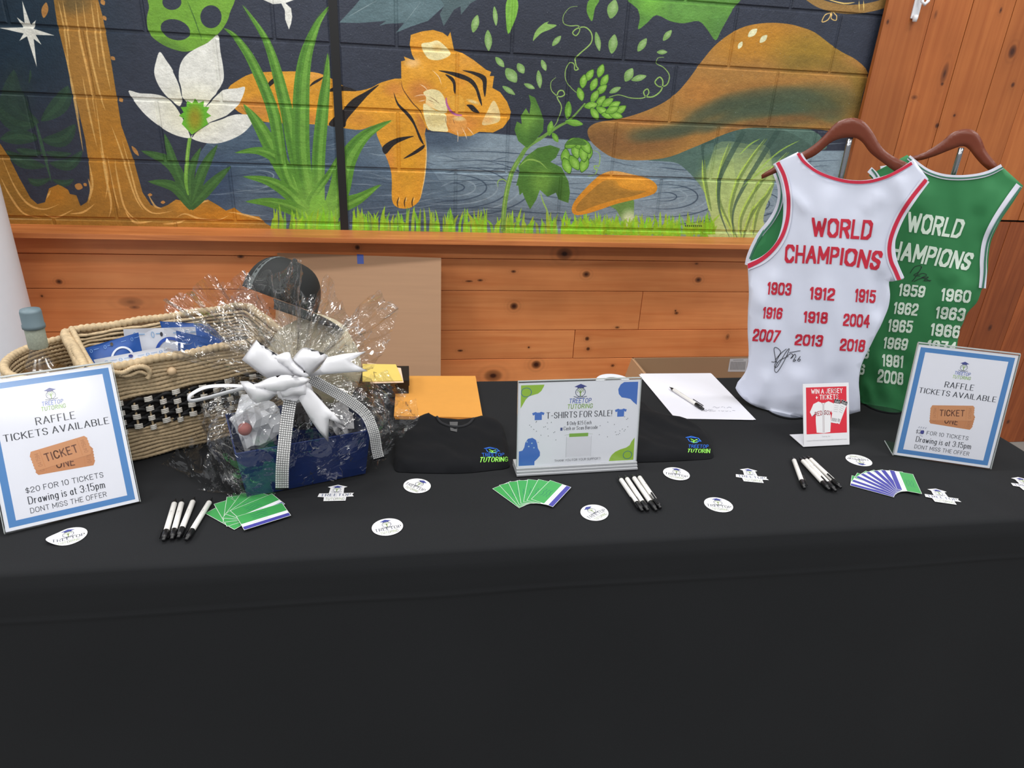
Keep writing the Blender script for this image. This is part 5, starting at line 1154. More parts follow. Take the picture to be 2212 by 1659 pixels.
def ribbon_on(name, path, w, surf, h, m, root, n=6, side=0):
    """stripe along a pixel path; w px wide"""
    P = catmull(path, n, False); V = []; Fc = []
    for i, p in enumerate(P):
        a, b = P[max(0, i-1)], P[min(len(P)-1, i+1)]; dx, dy = b[0]-a[0], b[1]-a[1]; L = math.hypot(dx, dy) or 1; nx, ny = -dy/L, dx/L
        V += [surf(p[0]+nx*w*(.5+side), p[1]+ny*w*(.5+side), h), surf(p[0]-nx*w*(.5-side), p[1]-ny*w*(.5-side), h)]
    for i in range(len(P)-1): Fc.append((2*i, 2*i+1, 2*i+3, 2*i+2))
    return mobj(name, V, Fc, m, root, smooth=True)
def poly_offset(surf, off, n): return lambda x, y, h=0: surf(x, y, h)+n*off
def hanger(root, origin, ang, top, bot, off, woodm):
    """flat shaped wooden hanger from its outline in the jersey plane"""
    d, n = plane_frame(origin, ang); og = origin-n*off
    O = [((p-og).dot(d), p.z) for p in [onplane(x, y, og, n) for x, y in catmull(top, 5, False)+catmull(bot, 5, False)[::-1]]]
    pts, tri, D = cdt(O, .006); T_ = .0055
    f = lambda u, z, s, dd: og+d*u+Vector((0, 0, z-og.z))+n*(s*T_*math.sqrt(max(0, 1-(1-min(1, dd/.010))**2)))
    V = [f(u, z, 1, dd) for (u, z), dd in zip(pts, D)]; k = len(V); V += [f(u, z, -1, dd) for (u, z), dd in zip(pts, D)]
    tri = [t if (V[t[1]]-V[t[0]]).cross(V[t[2]]-V[t[0]]).dot(n) > 0 else t[::-1] for t in tri]
    return mobj('hanger', V, list(tri)+[tuple(i+k for i in t[::-1]) for t in tri], woodm, root, smooth=True)
hang_m = wood('dark_cherry_hanger', (104, 46, 24), 0, knots=False, rough=.35, dark=.85, sc=.6)
chrome = mat('brushed_chrome_rod', (170, 172, 176), .22, metal=1)
wj = mat('white_jersey_cloth', (214, 219, 236), .7, noise=.02, bump=.12, bscale=1600, sheen=.2); gj = mat('green_jersey_cloth', (42, 124, 70), .65, noise=.05, bump=.12, bscale=1600, sheen=.15)
trimw = mat('white_rib_trim', (224, 224, 238), .75, bump=.2, bscale=2500); redm = mat('red_stripe', (200, 36, 66), .6); grm = mat('dark_green_stripe', (60, 116, 96), .6)
redt = mat('red_tackle_twill', (196, 34, 58), .55); whitet = mat('pale_tackle_twill', (222, 236, 222), .55); ink = mat('black_marker_ink', (28, 28, 34), .5)
AJ = math.radians(-34.5)
def rod(root, top_px, o, off, ang):
    d, n = plane_frame(o, ang); og = o-n*off; tp = onplane(top_px[0], top_px[1], og, n)
    v_, f_ = tube([(tp.x, tp.y, tp.z), (tp.x, tp.y, tp.z-.02), (tp.x, tp.y, TZ+.006)], .0062, 12); mobj('rod', v_, f_, chrome, root, smooth=True)
    v_, f_ = lathe([(0, 0), (.055, 0), (.055, .004), (.012, .008), (.009, .014), (0, .014)], 32); mobj('base_plate', [v+Vector((tp.x, tp.y, TZ+.001)) for v in v_], f_, chrome, root, smooth=False)
    return tp
# ---- white one
OW = T(1720, 903)
rw = empty('jersey', OW+Vector((0, 0, 0)), AJ)
neck = [(410,222),(440,268),(500,318),(580,352),(680,374),(780,376),(880,352),(960,315),(1030,270)]
backW = catmull(JP([(410,222),(440,268),(500,318),(580,352),(680,374),(780,376),(880,352),(960,315),(1040,262)]), 4, False)+catmull(JP([(1122,372),(1095,420),(1040,490),(985,575),(950,660),(940,740),(950,810),(968,860),(990,908)]), 4, False)+catmull(JP([(985,918),(925,930),(905,935),(912,1000),(905,1060),(888,1110),(862,1170),(838,1215),(806,1280),(775,1340),(752,1400),(742,1480),(748,1560),(750,1640)]), 3, False)+catmull(JP([(690,1655),(560,1668),(440,1668),(330,1655),(220,1620),(130,1580),(85,1540),(68,1512)]), 3, False)+catmull(JP([(80,1480),(112,1440),(135,1390),(142,1300),(136,1200),(138,1080),(142,1000),(136,900),(132,848)]), 3, False)+catmull(JP([(170,832),(225,795),(275,742),(310,670),(328,590),(330,500),(318,410),(298,340),(272,290)]), 4, False)
frontW = JP([(275,300),(320,380),(325,450),(310,520),(270,590),(215,650),(172,720),(142,800),(132,850),(150,1000),(150,1300),(120,1450),(120,1560),(400,1640),(700,1640),(740,1500),(820,1200),(890,1000),(940,800),(950,640),(1080,420),(1020,290),(900,430),(760,480),(600,470),(480,400),(430,290),(390,250)])
dW, nW = plane_frame(OW, AJ)
def PW(x, y): p = onplane(*J(x, y), OW, nW); return ((p-OW).dot(dW), p.z)
fW = []
for (a, b, w, am) in (((350,420),(480,560),.012,.006),((600,400),(540,640),.02,.006),((880,430),(760,560),.018,.007),((960,330),(1000,560),.016,.008),((300,850),(200,1100),.02,.008),((860,850),(840,1150),.014,-.012),((160,900),(260,1300),.022,.007),((420,1380),(360,1640),.03,.010),((640,1380),(560,1650),.022,-.008),((250,1400),(200,1600),.018,.008),((560,900),(420,1250),.03,.004),((700,560),(860,640),.02,.004)):
    fW.append((*PW(*a), *PW(*b), w, am))
cxw, hww = PW(540, 1000)[0], .26
sW, dW, nW, P2W = jersey(OW+nW*0, AJ, backW, frontW, (wj, gj), fW, 0, .075, rw, cxw, hww, 4)
ribbon_on('neck_band', JP([(425,232),(455,277),(512,327),(590,361),(685,383),(785,385),(884,361),(965,322),(1040,274)]), 8, sW, .0024, trimw, rw)
ribbon_on('neck_stripe', JP([(412,228),(442,272),(505,322),(585,358),(683,382),(784,384),(882,360),(962,322),(1030,282)]), 6.5, sW, .0036, redm, rw)
ribbon_on('sleeve_band', JP([(300,275),(335,345),(357,430),(362,520),(352,610),(325,690),(278,760),(215,812),(137,845)]), 15, sW, .0024, trimw, rw)
ribbon_on('sleeve_stripe', JP([(302,278),(337,350),(357,440),(361,520),(352,600),(325,680),(275,752),(210,808),(137,845)]), 8, sW, .0036, redm, rw)
ribbon_on('sleeve_band', JP([(1108,372),(1040,462),(975,560),(930,660),(912,740),(920,810),(945,870),(965,915)]), 19, sW, .0024, trimw, rw)
ribbon_on('sleeve_stripe', JP([(1108,372),(1035,462),(970,560),(925,660),(908,740),(916,810),(940,865),(962,918)]), 8.5, sW, .0036, redm, rw)
# far armhole rim seen through the opening
sWf = lambda x, y, h=0: onplane(x, y, OW-nW*.070, nW)+nW*h
ribbon_on('far_sleeve_band', JP([(290,330),(315,400),(318,470),(300,535),(262,600),(212,662),(175,728),(150,790),(140,835)]), 13, sWf, .004, trimw, rw)
ribbon_on('far_sleeve_stripe', JP([(296,330),(320,400),(322,470),(304,540),(268,605),(218,667),(180,733),(152,800)]), 4, sWf, .006, grm, rw)
def word(name, s, q, surf, m, root): quadtext(name, s, [J(*p) for p in q], surf, m, root, 'block', h=.0014)
word('lettering', 'WORLD', [(487,577),(824,592),(805,700),(485,680)], sW, redt, rw)
word('lettering', 'CHAMP', [(345,722),(640,738),(628,832),(338,824)], sW, redt, rw); word('lettering', 'IONS', [(648,741),(878,760),(848,865),(637,835)], sW, redt, rw)
for s, q in (('1903',[(250,926),(380,934),(372,1002),(243,995)]),('1912',[(480,953),(616,962),(608,1030),(474,1022)]),('1915',[(726,963),(838,972),(830,1043),(718,1036)]),('1916',[(226,1062),(332,1068),(322,1130),(218,1126)]),('1918',[(446,1085),(577,1092),(570,1155),(440,1148)]),('2004',[(662,1098),(806,1105),(798,1178),(655,1165)]),('2007',[(172,1180),(322,1190),(300,1257),(163,1248)]),('2013',[(400,1210),(552,1216),(541,1280),(392,1270)]),('2018',[(644,1233),(782,1242),(770,1309),(637,1300)])):
    word('year_number', s, q, sW, redt, rw)
def sign_ink(paths, surf, root, w=1.3, h=.0024):
    V = []; Fc = []
    for p in paths:
        P = catmull([J(*q) for q in p], 5, False)
        for i, q in enumerate(P):
            a, b = P[max(0, i-1)], P[min(len(P)-1, i+1)]; dx, dy = b[0]-a[0], b[1]-a[1]; L = math.hypot(dx, dy) or 1
            V += [surf(q[0]-dy/L*w/2, q[1]+dx/L*w/2, h), surf(q[0]+dy/L*w/2, q[1]-dx/L*w/2, h)]
            if i < len(P)-1: k = len(V); Fc.append((k-2, k-1, k+1, k))
    mobj('signature', V, Fc, ink, root)
sign_ink([[(268,1360),(290,1355),(282,1290),(300,1285),(318,1310),(290,1350),(300,1365)],[(350,1290),(315,1320),(285,1380),(300,1385),(345,1310),(365,1290),(340,1350),(300,1415),(285,1400),(310,1355),(360,1330)],[(350,1330),(375,1315),(385,1330),(372,1342),(395,1318),(400,1335)],[(365,1310),(425,1300)],[(398,1335),(386,1355),(392,1358),(400,1350),(388,1350)],[(425,1330),(410,1352),(420,1356),(424,1346),(410,1348)]], sW, rw)
hanger(rw, OW, AJ, [(1645,381),(1650,374),(1700,345),(1745,322),(1775,298),(1803,268),(1825,257),(1848,255),(1868,264),(1885,285),(1905,318),(1930,338),(1960,352),(1985,372)], [(1645,387),(1668,377),(1725,352),(1762,335),(1800,305),(1838,297),(1860,305),(1880,330),(1905,350),(1935,372),(1975,395)], .035, hang_m)
rod(rw, (1836,300), OW, .035, AJ)
tag(rw, 'white red-trimmed jersey with red year numbers, signed, on a wooden hanger stand', 'jersey', 'signed jerseys on hanger stands')
# ---- green one
AG = math.radians(-34.5); OG = T(1958, 895); rg = empty('jersey', OG, AG); dG, nG = plane_frame(OG, AG)
backG = catmull(JP([(1005,238),(1060,285),(1120,322),(1200,346),(1290,352),(1380,344),(1450,326),(1510,291)]), 4, False)+catmull(JP([(1637,407),(1580,495),(1510,595),(1465,690),(1447,780),(1442,870),(1430,930),(1408,972)]), 4, False)+catmull(JP([(1400,1000),(1380,1045),(1335,1095),(1310,1160),(1292,1200),(1275,1290),(1262,1400),(1258,1520),(1270,1640)]), 3, False)+catmull(JP([(1150,1660),(970,1642),(850,1630),(790,1618),(752,1602)]), 3, False)+catmull(JP([(735,1560),(745,1450),(760,1350),(800,1230),(850,1130),(870,1000),(862,940)]), 3, False)+catmull(JP([(890,860),(900,760),(905,640),(900,520),(870,430),(796,352)]), 4, False)
frontG = JP([(860,310),(930,300),(1000,260),(1080,420),(1200,470),(1350,450),(1490,320),(1560,430),(1430,640),(1390,900),(1370,1040),(1290,1160),(1250,1400),(1240,1600),(970,1620),(760,1590),(780,1300),(860,1100),(880,900),(900,600),(880,430)])
def PG(x, y): p = onplane(*J(x, y), OG, nG); return ((p-OG).dot(dG), p.z)
fG = [(*PG(*a), *PG(*b), w, am) for a, b, w, am in (((1480,380),(1380,560),.016,.008),((1560,420),(1420,700),.02,.008),((1100,400),(1060,560),.02,.006),((1380,900),(1180,1100),.018,.008),((1350,1100),(1220,1300),.02,-.008),((850,1300),(900,1600),.02,.010),((1000,1300),(960,1600),.02,-.008),((780,1450),(820,1620),.012,.008),((1300,860),(1180,930),.02,.006))]
sG, dG, nG, P2G = jersey(OG, AG, backG, frontG, (gj, mat('white_inner_jersey', (206, 210, 222), .7)), fG, 0, .07, rg, PG(1130, 1000)[0], .29, 8)
ribbon_on('neck_band', JP([(1012,250),(1066,294),(1124,331),(1202,355),(1292,361),(1383,353),(1455,334),(1520,300)]), 11, sG, .0026, trimw, rg)
ribbon_on('neck_stripe', JP([(1010,252),(1064,296),(1122,333),(1202,358),(1292,364),(1383,356),(1456,338),(1524,304)]), 3.2, sG, .0038, grm, rg)
ribbon_on('sleeve_band', JP([(1612,402),(1548,490),(1478,600),(1433,700),(1418,800),(1418,880),(1412,960)]), 15, sG, .0026, trimw, rg)
ribbon_on('sleeve_stripe', JP([(1622,412),(1558,500),(1488,606),(1442,705),(1427,800),(1424,880),(1414,960)]), 4.5, sG, .0038, grm, rg)
ribbon_on('sleeve_band', JP([(800,318),(822,338),(836,356),(850,380)]), 14, lambda x, y, h=0: onplane(x, y, OG, nG)+nG*(h-.005), .0012, trimw, rg)
ribbon_on('sleeve_stripe', JP([(812,316),(830,338),(842,358)]), 3.5, lambda x, y, h=0: onplane(x, y, OG, nG)+nG*(h-.005), .003, grm, rg)
word('lettering', 'WORLD', [(1012,545),(1326,590),(1287,692),(1000,655)], sG, whitet, rg)
word('lettering', 'CHAMPIONS', [(868,690),(1374,772),(1334,866),(850,795)], sG, whitet, rg)
for s, q in (('1957',[(690,905),(812,915),(800,980),(682,972)]),('1959',[(966,935),(1108,950),(1095,1012),(955,1003)]),('1960',[(1195,960),(1356,974),(1344,1042),(1185,1030)]),('1962',[(938,1035),(1070,1045),(1058,1112),(927,1100)]),('1963',[(1166,1060),(1326,1070),(1311,1142),(1155,1125)]),('1965',[(907,1128),(1040,1138),(1028,1205),(897,1197)]),('1966',[(1138,1150),(1298,1165),(1286,1235),(1127,1218)]),('1969',[(882,1225),(1014,1235),(1000,1300),(872,1288)]),('1974',[(1120,1240),(1278,1254),(1266,1322),(1108,1306)]),('1981',[(870,1318),(988,1328),(981,1395),(868,1385)]),('1984',[(1100,1330),(1258,1344),(1246,1412),(1088,1396)]),('2008',[(849,1398),(986,1420),(981,1488),(840,1472)]),('68',[(748,1200),(812,1205),(800,1262),(738,1256)]),('76',[(736,1280),(802,1287),(794,1345),(728,1338)]),('86',[(716,1368),(778,1374),(770,1432),(708,1426)])):
    if s != '1957': word('year_number', s, q, sG, whitet, rg)
sign_ink([[(1020,880),(1045,845),(1080,840),(1070,870),(1040,890),(1075,895)],[(1085,845),(1050,900),(1030,925)],[(1060,890),(1090,880),(1110,890),(1080,905),(1120,900),(1095,920),(1135,918)],[(1040,925),(1090,905),(1130,925)]], sG, rg)
hanger(rg, OG, AG, [(1960,338),(1985,334),(2010,322),(2035,305),(2055,288),(2075,280),(2095,279),(2112,288),(2122,305),(2130,325),(2145,345),(2160,362)], [(1960,350),(1990,346),(2020,337),(2050,325),(2078,316),(2092,322),(2105,338),(2120,355),(2140,372)], .030, hang_m)
rod(rg, (2077,319), OG, .030, AG)
tag(rg, 'green white-trimmed jersey with white year numbers on a wooden hanger, behind the white one', 'jersey', 'signed jerseys on hanger stands')
# ---------------------------------------------------------------- woven seagrass basket
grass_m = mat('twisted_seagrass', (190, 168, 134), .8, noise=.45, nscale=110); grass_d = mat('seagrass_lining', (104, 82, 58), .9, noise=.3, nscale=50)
blackc = mat('black_cord', (20, 20, 22), .6); whitec = mat('white_paper_wrap', (216, 212, 204), .7); bead_m = mat('pale_wood_bead', (204, 176, 140), .5)
BA = math.radians(30); BO = Vector((-.635, 1.342, TZ+.002)); be = Vector((math.cos(BA), math.sin(BA), 0)); bp_ = Vector((-be.y, be.x, 0))
BL, BW, BH = .41, .27, .235
def BQ(u, v, z): return BO+be*u+bp_*v+Vector((0, 0, z))
root = empty('seagrass_basket', BQ(BL/2, BW/2, 0), BA)
tag(root, 'woven seagrass basket with a black and white braided band and a rounded end pocket', 'basket')
def body_loop(z, grow=0, n=8):
    f = .92+.08*z/BH; cu, cv = BL/2, BW/2; hu, hv = (BL/2+grow)*f, (BW/2+grow)*f; r = .03; P = []
    for sx, sy, a0 in ((1, -1, -90), (1, 1, 0), (-1, 1, 90), (-1, -1, 180)):
        for k in range(n//2+1):
            a = math.radians(a0+90*k/(n//2)); P.append(BQ(cu+sx*(hu-r)+r*math.cos(a), cv+sy*(hv-r)+r*math.sin(a), z))
    Q = []
    for a, b in zip(P, P[1:]+P[:1]):
        m = max(1, int((b-a).length/.03)); Q += [a.lerp(b, k/m) for k in range(m)]
    return [q+Vector((0, 0, .0018*math.sin(i*1.7+z*90))) for i, q in enumerate(Q)]
def pocket_loop(z, grow=0):
    f = .94+.06*z/BH; return [BQ(.012-(.135*f+grow)*math.sin(math.radians(a)), BW/2-(BW/2*f+grow)*math.cos(math.radians(a)), z) for a in range(0, 181, 9)]
rows_ = []
z = .006
while z < .222:
    if not (.078 < z < .148):
        rows_.append(rope(body_loop(z), .0056, .016, 6, True, 2, .26)); rows_.append(rope(body_loop(z, -.008), .0042, .018, 5, True, 2, .4))
    if z < .21: rows_.append(rope(pocket_loop(z), .0052, .016, 6, False, 2, .26))
    z += .0088
V, Fc = join(rows_); o = mobj('woven_rows', V, Fc, grass_m, root, smooth=True); tag(o, kind='stuff')
def wall_mesh(loopf, grow, z0, z1, closed):
    a = loopf(z0, grow); b = loopf(z1, grow); n = len(a); V = a+b; m = n if closed else n-1
    return V, [(i, (i+1) % n, n+(i+1) % n, n+i) for i in range(m)]
V, Fc = join([wall_mesh(body_loop, -.004, 0, .225, True), wall_mesh(pocket_loop, -.003, 0, .205, False), ([BQ(.012, .012, .0), BQ(BL-.012, .012, 0), BQ(BL-.012, BW-.012, 0), BQ(.012, BW-.012, 0)], [(0,1,2,3)]), (pocket_loop(.001, -.004), [tuple(range(21))]), ([BQ(.008, .008, 0), BQ(.008, BW-.008, 0), BQ(.008, BW-.008, .215), BQ(.008, .008, .215)], [(0,1,2,3)])])
mobj('lining', V, Fc, grass_d, root)
dv = [rope([BQ(.008+.002*math.sin(i), v_, .01+.0088*i) for v_ in (0, .06, .12, .18, .26)], .0052, .016, 6, False) for i in range(24)]
V, Fc = join(dv); o = mobj('divider_rows', V, Fc, grass_m, root, smooth=True); tag(o, kind='stuff')
V, Fc = rope(body_loop(.229, .002), .0095, .012, 8, True, 1, .14, True); mobj('rim', V, Fc, grass_m, root, smooth=True)
V, Fc = join([rope([BQ(.003+q, v_, .231+.004*math.sin(v_*20+q*200)) for v_ in [BW*k/12 for k in range(13)]], (.0095 if q == 0 else .006), .013, 8, False, 1, .14, True) for q in (0, .013)]); mobj('divider_rim', V, Fc, grass_m, root, smooth=True)
V, Fc = join([rope(pocket_loop(.214, .002), .0085, .012, 8, False, 1, .14, True), rope(pocket_loop(.198, .004), .0075, .012, 8, False, 1, .14, True), rope(pocket_loop(.186, .005), .005, .014, 6, False, 2)]); mobj('pocket_rim', V, Fc, grass_m, root, smooth=True)
# band
V, Fc = wall_mesh(body_loop, -.001, .079, .147, True); mobj('band_ground', V, Fc, mat('dark_band_ground', (34, 30, 28), .9), root)
def along(z, grow):
    L = body_loop(z, grow); L.append(L[0]); d = [0]
    for a, b in zip(L, L[1:]): d.append(d[-1]+(b-a).length)
    def f(s):
        s %= d[-1]; j = 0
        while d[j+1] < s: j += 1
        t = (s-d[j])/(d[j+1]-d[j]); p = L[j].lerp(L[j+1], t); tt = (L[j+1]-L[j]).normalized(); return p, tt
    return f, d[-1]
bl_, wl, ns = [], [], []
pitch = .0275
f0, LT = along(.112, .002); n = int(LT/pitch)
for r in range(6):
    zz = .084+.0115*r; f, LL = along(zz, .0035)
    pts = []
    for k in range(n*4):
        p, t = f(LL*k/(n*4)); out = Vector((t.y, -t.x, 0)); ph = 2*PI*k/8+(PI if r % 2 else 0)
        pts.append(p+out*(.0035*math.sin(ph))+Vector((0, 0, .0065*math.sin(ph*1.0))))
    bl_.append(rope(pts, .0046, .010, 6, True, 3, .4))
V, Fc = join(bl_); o = mobj('black_braid', V, Fc, blackc, root, smooth=True); tag(o, kind='stuff')
for k in range(n):
    p, t = f0(LT*k/n+.004); out = Vector((t.y, -t.x, 0))
    ns.append(rope([p+out*.0052+Vector((0, 0, h)) for h in (-.035, -.012, .012, .036)], .0026, .008, 5, False, 2))
    for j in range(3 if k % 2 else 4):
        zc = (-.026 if k % 2 else -.034)+.0225*j
        if abs(zc) > .037: continue
        c = p+out*.007+Vector((0, 0, zc)); W2 = .0066+.001*math.sin(k*3.1+j)
        for q in (-1, 0, 1):
            wl.append(tube([c-t*W2+Vector((0, 0, q*.0038)), c+t*0+out*.0022+Vector((0, 0, q*.0038)), c+t*W2+Vector((0, 0, q*.0038))], .0022, 6))
V, Fc = join(wl); o = mobj('white_wraps', V, Fc, whitec, root, smooth=True); tag(o, kind='stuff')
V, Fc = join(ns); mobj('upright_cords', V, Fc, grass_m, root, smooth=True)
# bead and loop on the front
nb = -bp_; fo = lambda x, y, off: onplane(x, y, BQ(0, 0, 0)-bp_*off, nb)
bm = bmesh.new(); bmesh.ops.create_uvsphere(bm, u_segments=20, v_segments=14, radius=.0095); c = fo(371, 802, .010)
for v in bm.verts: v.co += c
bmobj('wooden_bead', bm, bead_m, root, smooth=True)
V, Fc = rope([fo(x, y, .013) for x, y in catmull([(225,800),(262,806),(285,796),(308,792),(322,800),(322,812),(318,818)], 4, False)], .0058, .010, 8, False, 2); mobj('rope_handle', V, Fc, grass_m, root, smooth=True)
V, Fc = rope([fo(x, y, .012) for x, y in catmull([(240,806),(275,812),(300,803),(316,808)], 4, False)], .0045, .010, 8, False, 2); mobj('rope_handle', V, Fc, grass_m, root, smooth=True)

# bottle
bc = BQ(-.062, BW*.52, .004); br = empty('liquor_bottle', bc); lean = Matrix.Translation(bc)@Matrix.Rotation(math.radians(1), 4, 'Y')
gl = acrylic('bottle_glass', (.88, .87, .84), .25)
def bpt(nm, prof, m): v, f = lathe(prof, 40, lean); return mobj(nm, v, f, m, br, smooth=True)
bpt('body', [(0, 0), (.041, 0), (.045, .004), (.045, .176), (.043, .190), (.034, .208), (.023, .222), (.018, .234), (.016, .244), (.016, .300)], gl)
am = bpy.data.materials.new('amber_liquor'); am.use_nodes = True; ab = am.node_tree.nodes['Principled BSDF']; ab.inputs['Base Color'].default_value = (.62, .36, .14, 1); ab.inputs['Transmission Weight'].default_value = .75; ab.inputs['Roughness'].default_value = .05; ab.inputs['IOR'].default_value = 1.33
bpt('liquid', [(0, .004), (.0425, .004), (.0425, .176), (.041, .189), (0, .189)], am)
bpt('neck_label', [(.0172, .243), (.0178, .245), (.0178, .284), (.0166, .286)], mat('grey_green_label', (150, 156, 142), .7, noise=.3, nscale=300))
bpt('cap', [(.0175, .285), (.0205, .286), (.0205, .293), (.0192, .295), (.0192, .320), (.0178, .325), (0, .326)], mat('slate_bottle_cap', (104, 122, 130), .5))
tag(br, 'glass bottle of amber drink with a slate-blue cap standing in the basket pocket', 'bottle')
# pouches in the basket
pb = mat('blue_foil_pouch', (38, 84, 160), .35, noise=.06, nscale=8, bump=.3, bscale=30); pwm = mat('white_foil_pouch', (212, 216, 226), .35, noise=.03, bump=.3, bscale=30)
def pouch(quad, v0, lean_, m, label, art, dark):
    """quad px TL,TR,BR,BL; the plane stands along the basket at depth v0, leaning back"""
    o = BQ(0, v0, 0); nn = (nb+Vector((0, 0, lean_))).normalized(); Q = [onplane(x, y, o, nn) for x, y in quad]; V = []; Fc = []; N = 14
    for j in range(N+1):
        for i in range(N+1):
            a, b = i/N, j/N; p = Q[3].lerp(Q[2], a).lerp(Q[0].lerp(Q[1], a), b); e = min(1, min(a, 1-a)*6)*min(1, (1-b)*5)
            V.append(p+nn*(.012*math.sin(PI*a)*min(1, (1-b)*2.2)*e+.002*nz(a*3, b*3, 1.5, v0*50)))
    n1 = len(V); V += [Q[3].lerp(Q[2], i/N).lerp(Q[0].lerp(Q[1], i/N), j/N)-nn*(.010*math.sin(PI*i/N)*min(1, (1-j/N)*2.2)) for j in range(N+1) for i in range(N+1)]
    for j in range(N):
        for i in range(N):
            k = j*(N+1)+i; Fc.append((k, k+1, k+N+2, k+N+1)); k += n1; Fc.append((k+N+1, k+N+2, k+1, k))
    V = [Vector((p.x, p.y, max(p.z, TZ+.006))) for p in V]
    ob = mobj('foil_pouch', V, Fc, m, smooth=True)
    def f(u, v, h):
        a, b = u/100, v/100; p = Q[3].lerp(Q[2], a).lerp(Q[0].lerp(Q[1], a), b); e = min(1, min(a, 1-a)*6)*min(1, (1-b)*5)
        return p+nn*(.012*math.sin(PI*a)*min(1, (1-b)*2.2)*e+.0022+h)
    a = Art(); art(a); a.build('printed_design', f, ob); tag(ob, label, 'pouch', 'blue and white snack pouches in the basket'); return ob
icons = lambda a, c, n=4, y=86: [a.ring(14+72*k/(n-1), y, 2.4, 4, .9, c, 0, n=10) for k in range(n) if k != n//2] + [a.line([(19+72*k/(n-1), y+1), (27+72*k/(n-1), y+1)], 1.2, c) for k in range(n)]
pouch([(345,694),(452,700),(486,735),(372,800)], .215, .1, pb, 'blue foil pouch at the back of the basket under the clear wrap', lambda a: icons(a, (90,140,200)), 1)
pouch([(266,711),(422,706),(440,850),(290,880)], .18, .1, pwm, 'tall white foil pouch with a blue arc standing behind the blue pouches', lambda a: (icons(a, (130,170,210), 4, 92), a.ring(60, 62, 24, 26, 4, (40,80,170), 1, t0=.2, t1=3.0), a.ell(50, 92, 2, 3, (60,60,70), 2, n=10)), 0)
pouch([(176,754),(299,718),(318,815),(205,845)], .10, .25, pb, 'blue foil pouch with a white ring standing at the left of the basket', lambda a: (icons(a, (120,160,214), 4, 90), a.ring(62, 52, 22, 30, 4, (214,220,230), 1, t0=.1, t1=3.1), a.ell(50, 92, 2.6, 4, (70,60,50), 2, n=10)), 1)
pouch([(380,714),(462,733),(466,880),(402,880)], .12, .15, pb, 'blue foil pouch at the right of the basket beside the wrapped gift', lambda a: icons(a, (80,130,200), 3), 1)
pouch([(202,777),(366,747),(385,812),(235,850)], .055, .2, pwm, 'white foil pouch lying foremost in the basket behind the front rim', lambda a: (icons(a, (120,160,210), 5, 88), a.ell(46, 92, 3, 4.5, (30,50,130), 2, n=12)), 0)
# ---------------------------------------------------------------- wrapped gift basket
def K(x, y): return (340+x/2.86, 520+y/2.86)
gc = Vector((-.236, 1.335, TZ+.002)); ga = math.radians(18.2); ge = Vector((math.cos(ga), math.sin(ga), 0)); gp = Vector((-ge.y, ge.x, 0))
gift = empty('gift_basket', gc, ga)
tag(gift, 'navy gift box of prizes in clear crackly wrap with a big white bow', 'gift basket')
navy = mat('navy_box_card', (14, 40, 98), .5, noise=.05)
def GQ(u, v, z): return gc+ge*u+gp*v+Vector((0, 0, z))
def open_box(hu, hv, k, h, m, name):
    V = []
    for s, z in ((1, 0), (k, h)):
        V += [GQ(-hu*s, -hv*s, z), GQ(hu*s, -hv*s, z), GQ(hu*s, hv*s, z), GQ(-hu*s, hv*s, z)]
    o = mobj(name, V, [(3,2,1,0)]+[(i, (i+1) % 4, 4+(i+1) % 4, 4+i) for i in range(4)], m, gift); solid(o, .004, -1); return o
open_box(.122, .085, 1.10, .108, navy, 'box')
V = [GQ(-.118, -.082, .02), GQ(.118, -.082, .02), GQ(.118, .082, .02), GQ(-.118, .082, .02), GQ(-.128, -.088, .110), GQ(.128, -.088, .110), GQ(.128, .088, .110), GQ(-.128, .088, .110)]
# things in the box
def lump(name, c, r, m, label, cat, seed, wr=.25, fr=3, sm=True, sub=4):
    bm = bmesh.new(); bmesh.ops.create_icosphere(bm, subdivisions=sub, radius=1)
    for v in bm.verts:
        q = v.co.copy(); w = 1+wr*(nz(q.x+q.z*.7, q.y-q.z*.5, fr, seed)*.6+nz(q.x-q.z, q.y+q.z, fr*2.3, seed+1)*.4)
        v.co = Vector((c.x+q.x*r[0]*w, c.y+q.y*r[1]*w, c.z+q.z*r[2]*w))
    o = bmobj(name, bm, m, smooth=sm); tag(o, label, cat); return o
lump('tissue_paper', GQ(-.086, -.025, .135), (.042, .045, .05), mat('white_tissue', (214,216,222), .7), 'crumpled white tissue in the left of the navy gift box', 'tissue paper', 3, .6, 3, False, 3)
lump('tissue_paper', GQ(.092, -.01, .10), (.028, .05, .028), mat('grey_tissue', (150,150,154), .7), 'crumpled grey tissue in the right of the navy gift box', 'tissue paper', 8, .5, 3, False, 3)
c = onplane(*K(545,1180), GQ(0, -.085, 0), -gp); bm = bmesh.new(); bmesh.ops.create_uvsphere(bm, u_segments=24, v_segments=16, radius=.013)
for v in bm.verts: v.co += c+gp*.012
o = bmobj('red_ball', bm, mat('red_rubber', (156, 92, 88), .6), smooth=True); tag(o, 'small red round item at the left of the wrapped gift box', 'ball')
db = GQ(.012, -.03, .150); bm = bmesh.new(); bmesh.ops.create_icosphere(bm, subdivisions=2, radius=.043); eds = [e for e in bm.edges]
hexl = []
bm2 = bmesh.new(); bmesh.ops.create_icosphere(bm2, subdivisions=1, radius=.0438)
for e in bm2.edges: hexl.append(tube([e.verts[0].co+db, e.verts[1].co+db], .0009, 5))
bm2.free(); bm.free(); bm = bmesh.new(); bmesh.ops.create_uvsphere(bm, u_segments=32, v_segments=20, radius=.043)
for v in bm.verts: v.co += db
o = bmobj('dark_ball', bm, mat('dark_leather', (34, 30, 30), .45), smooth=True); V, Fc = join(hexl); mobj('panel_seams', V, Fc, mat('pale_seam', (186,186,190), .5), o, smooth=True); tag(o, 'dark ball with pale panel seams inside the wrapped gift box', 'ball')
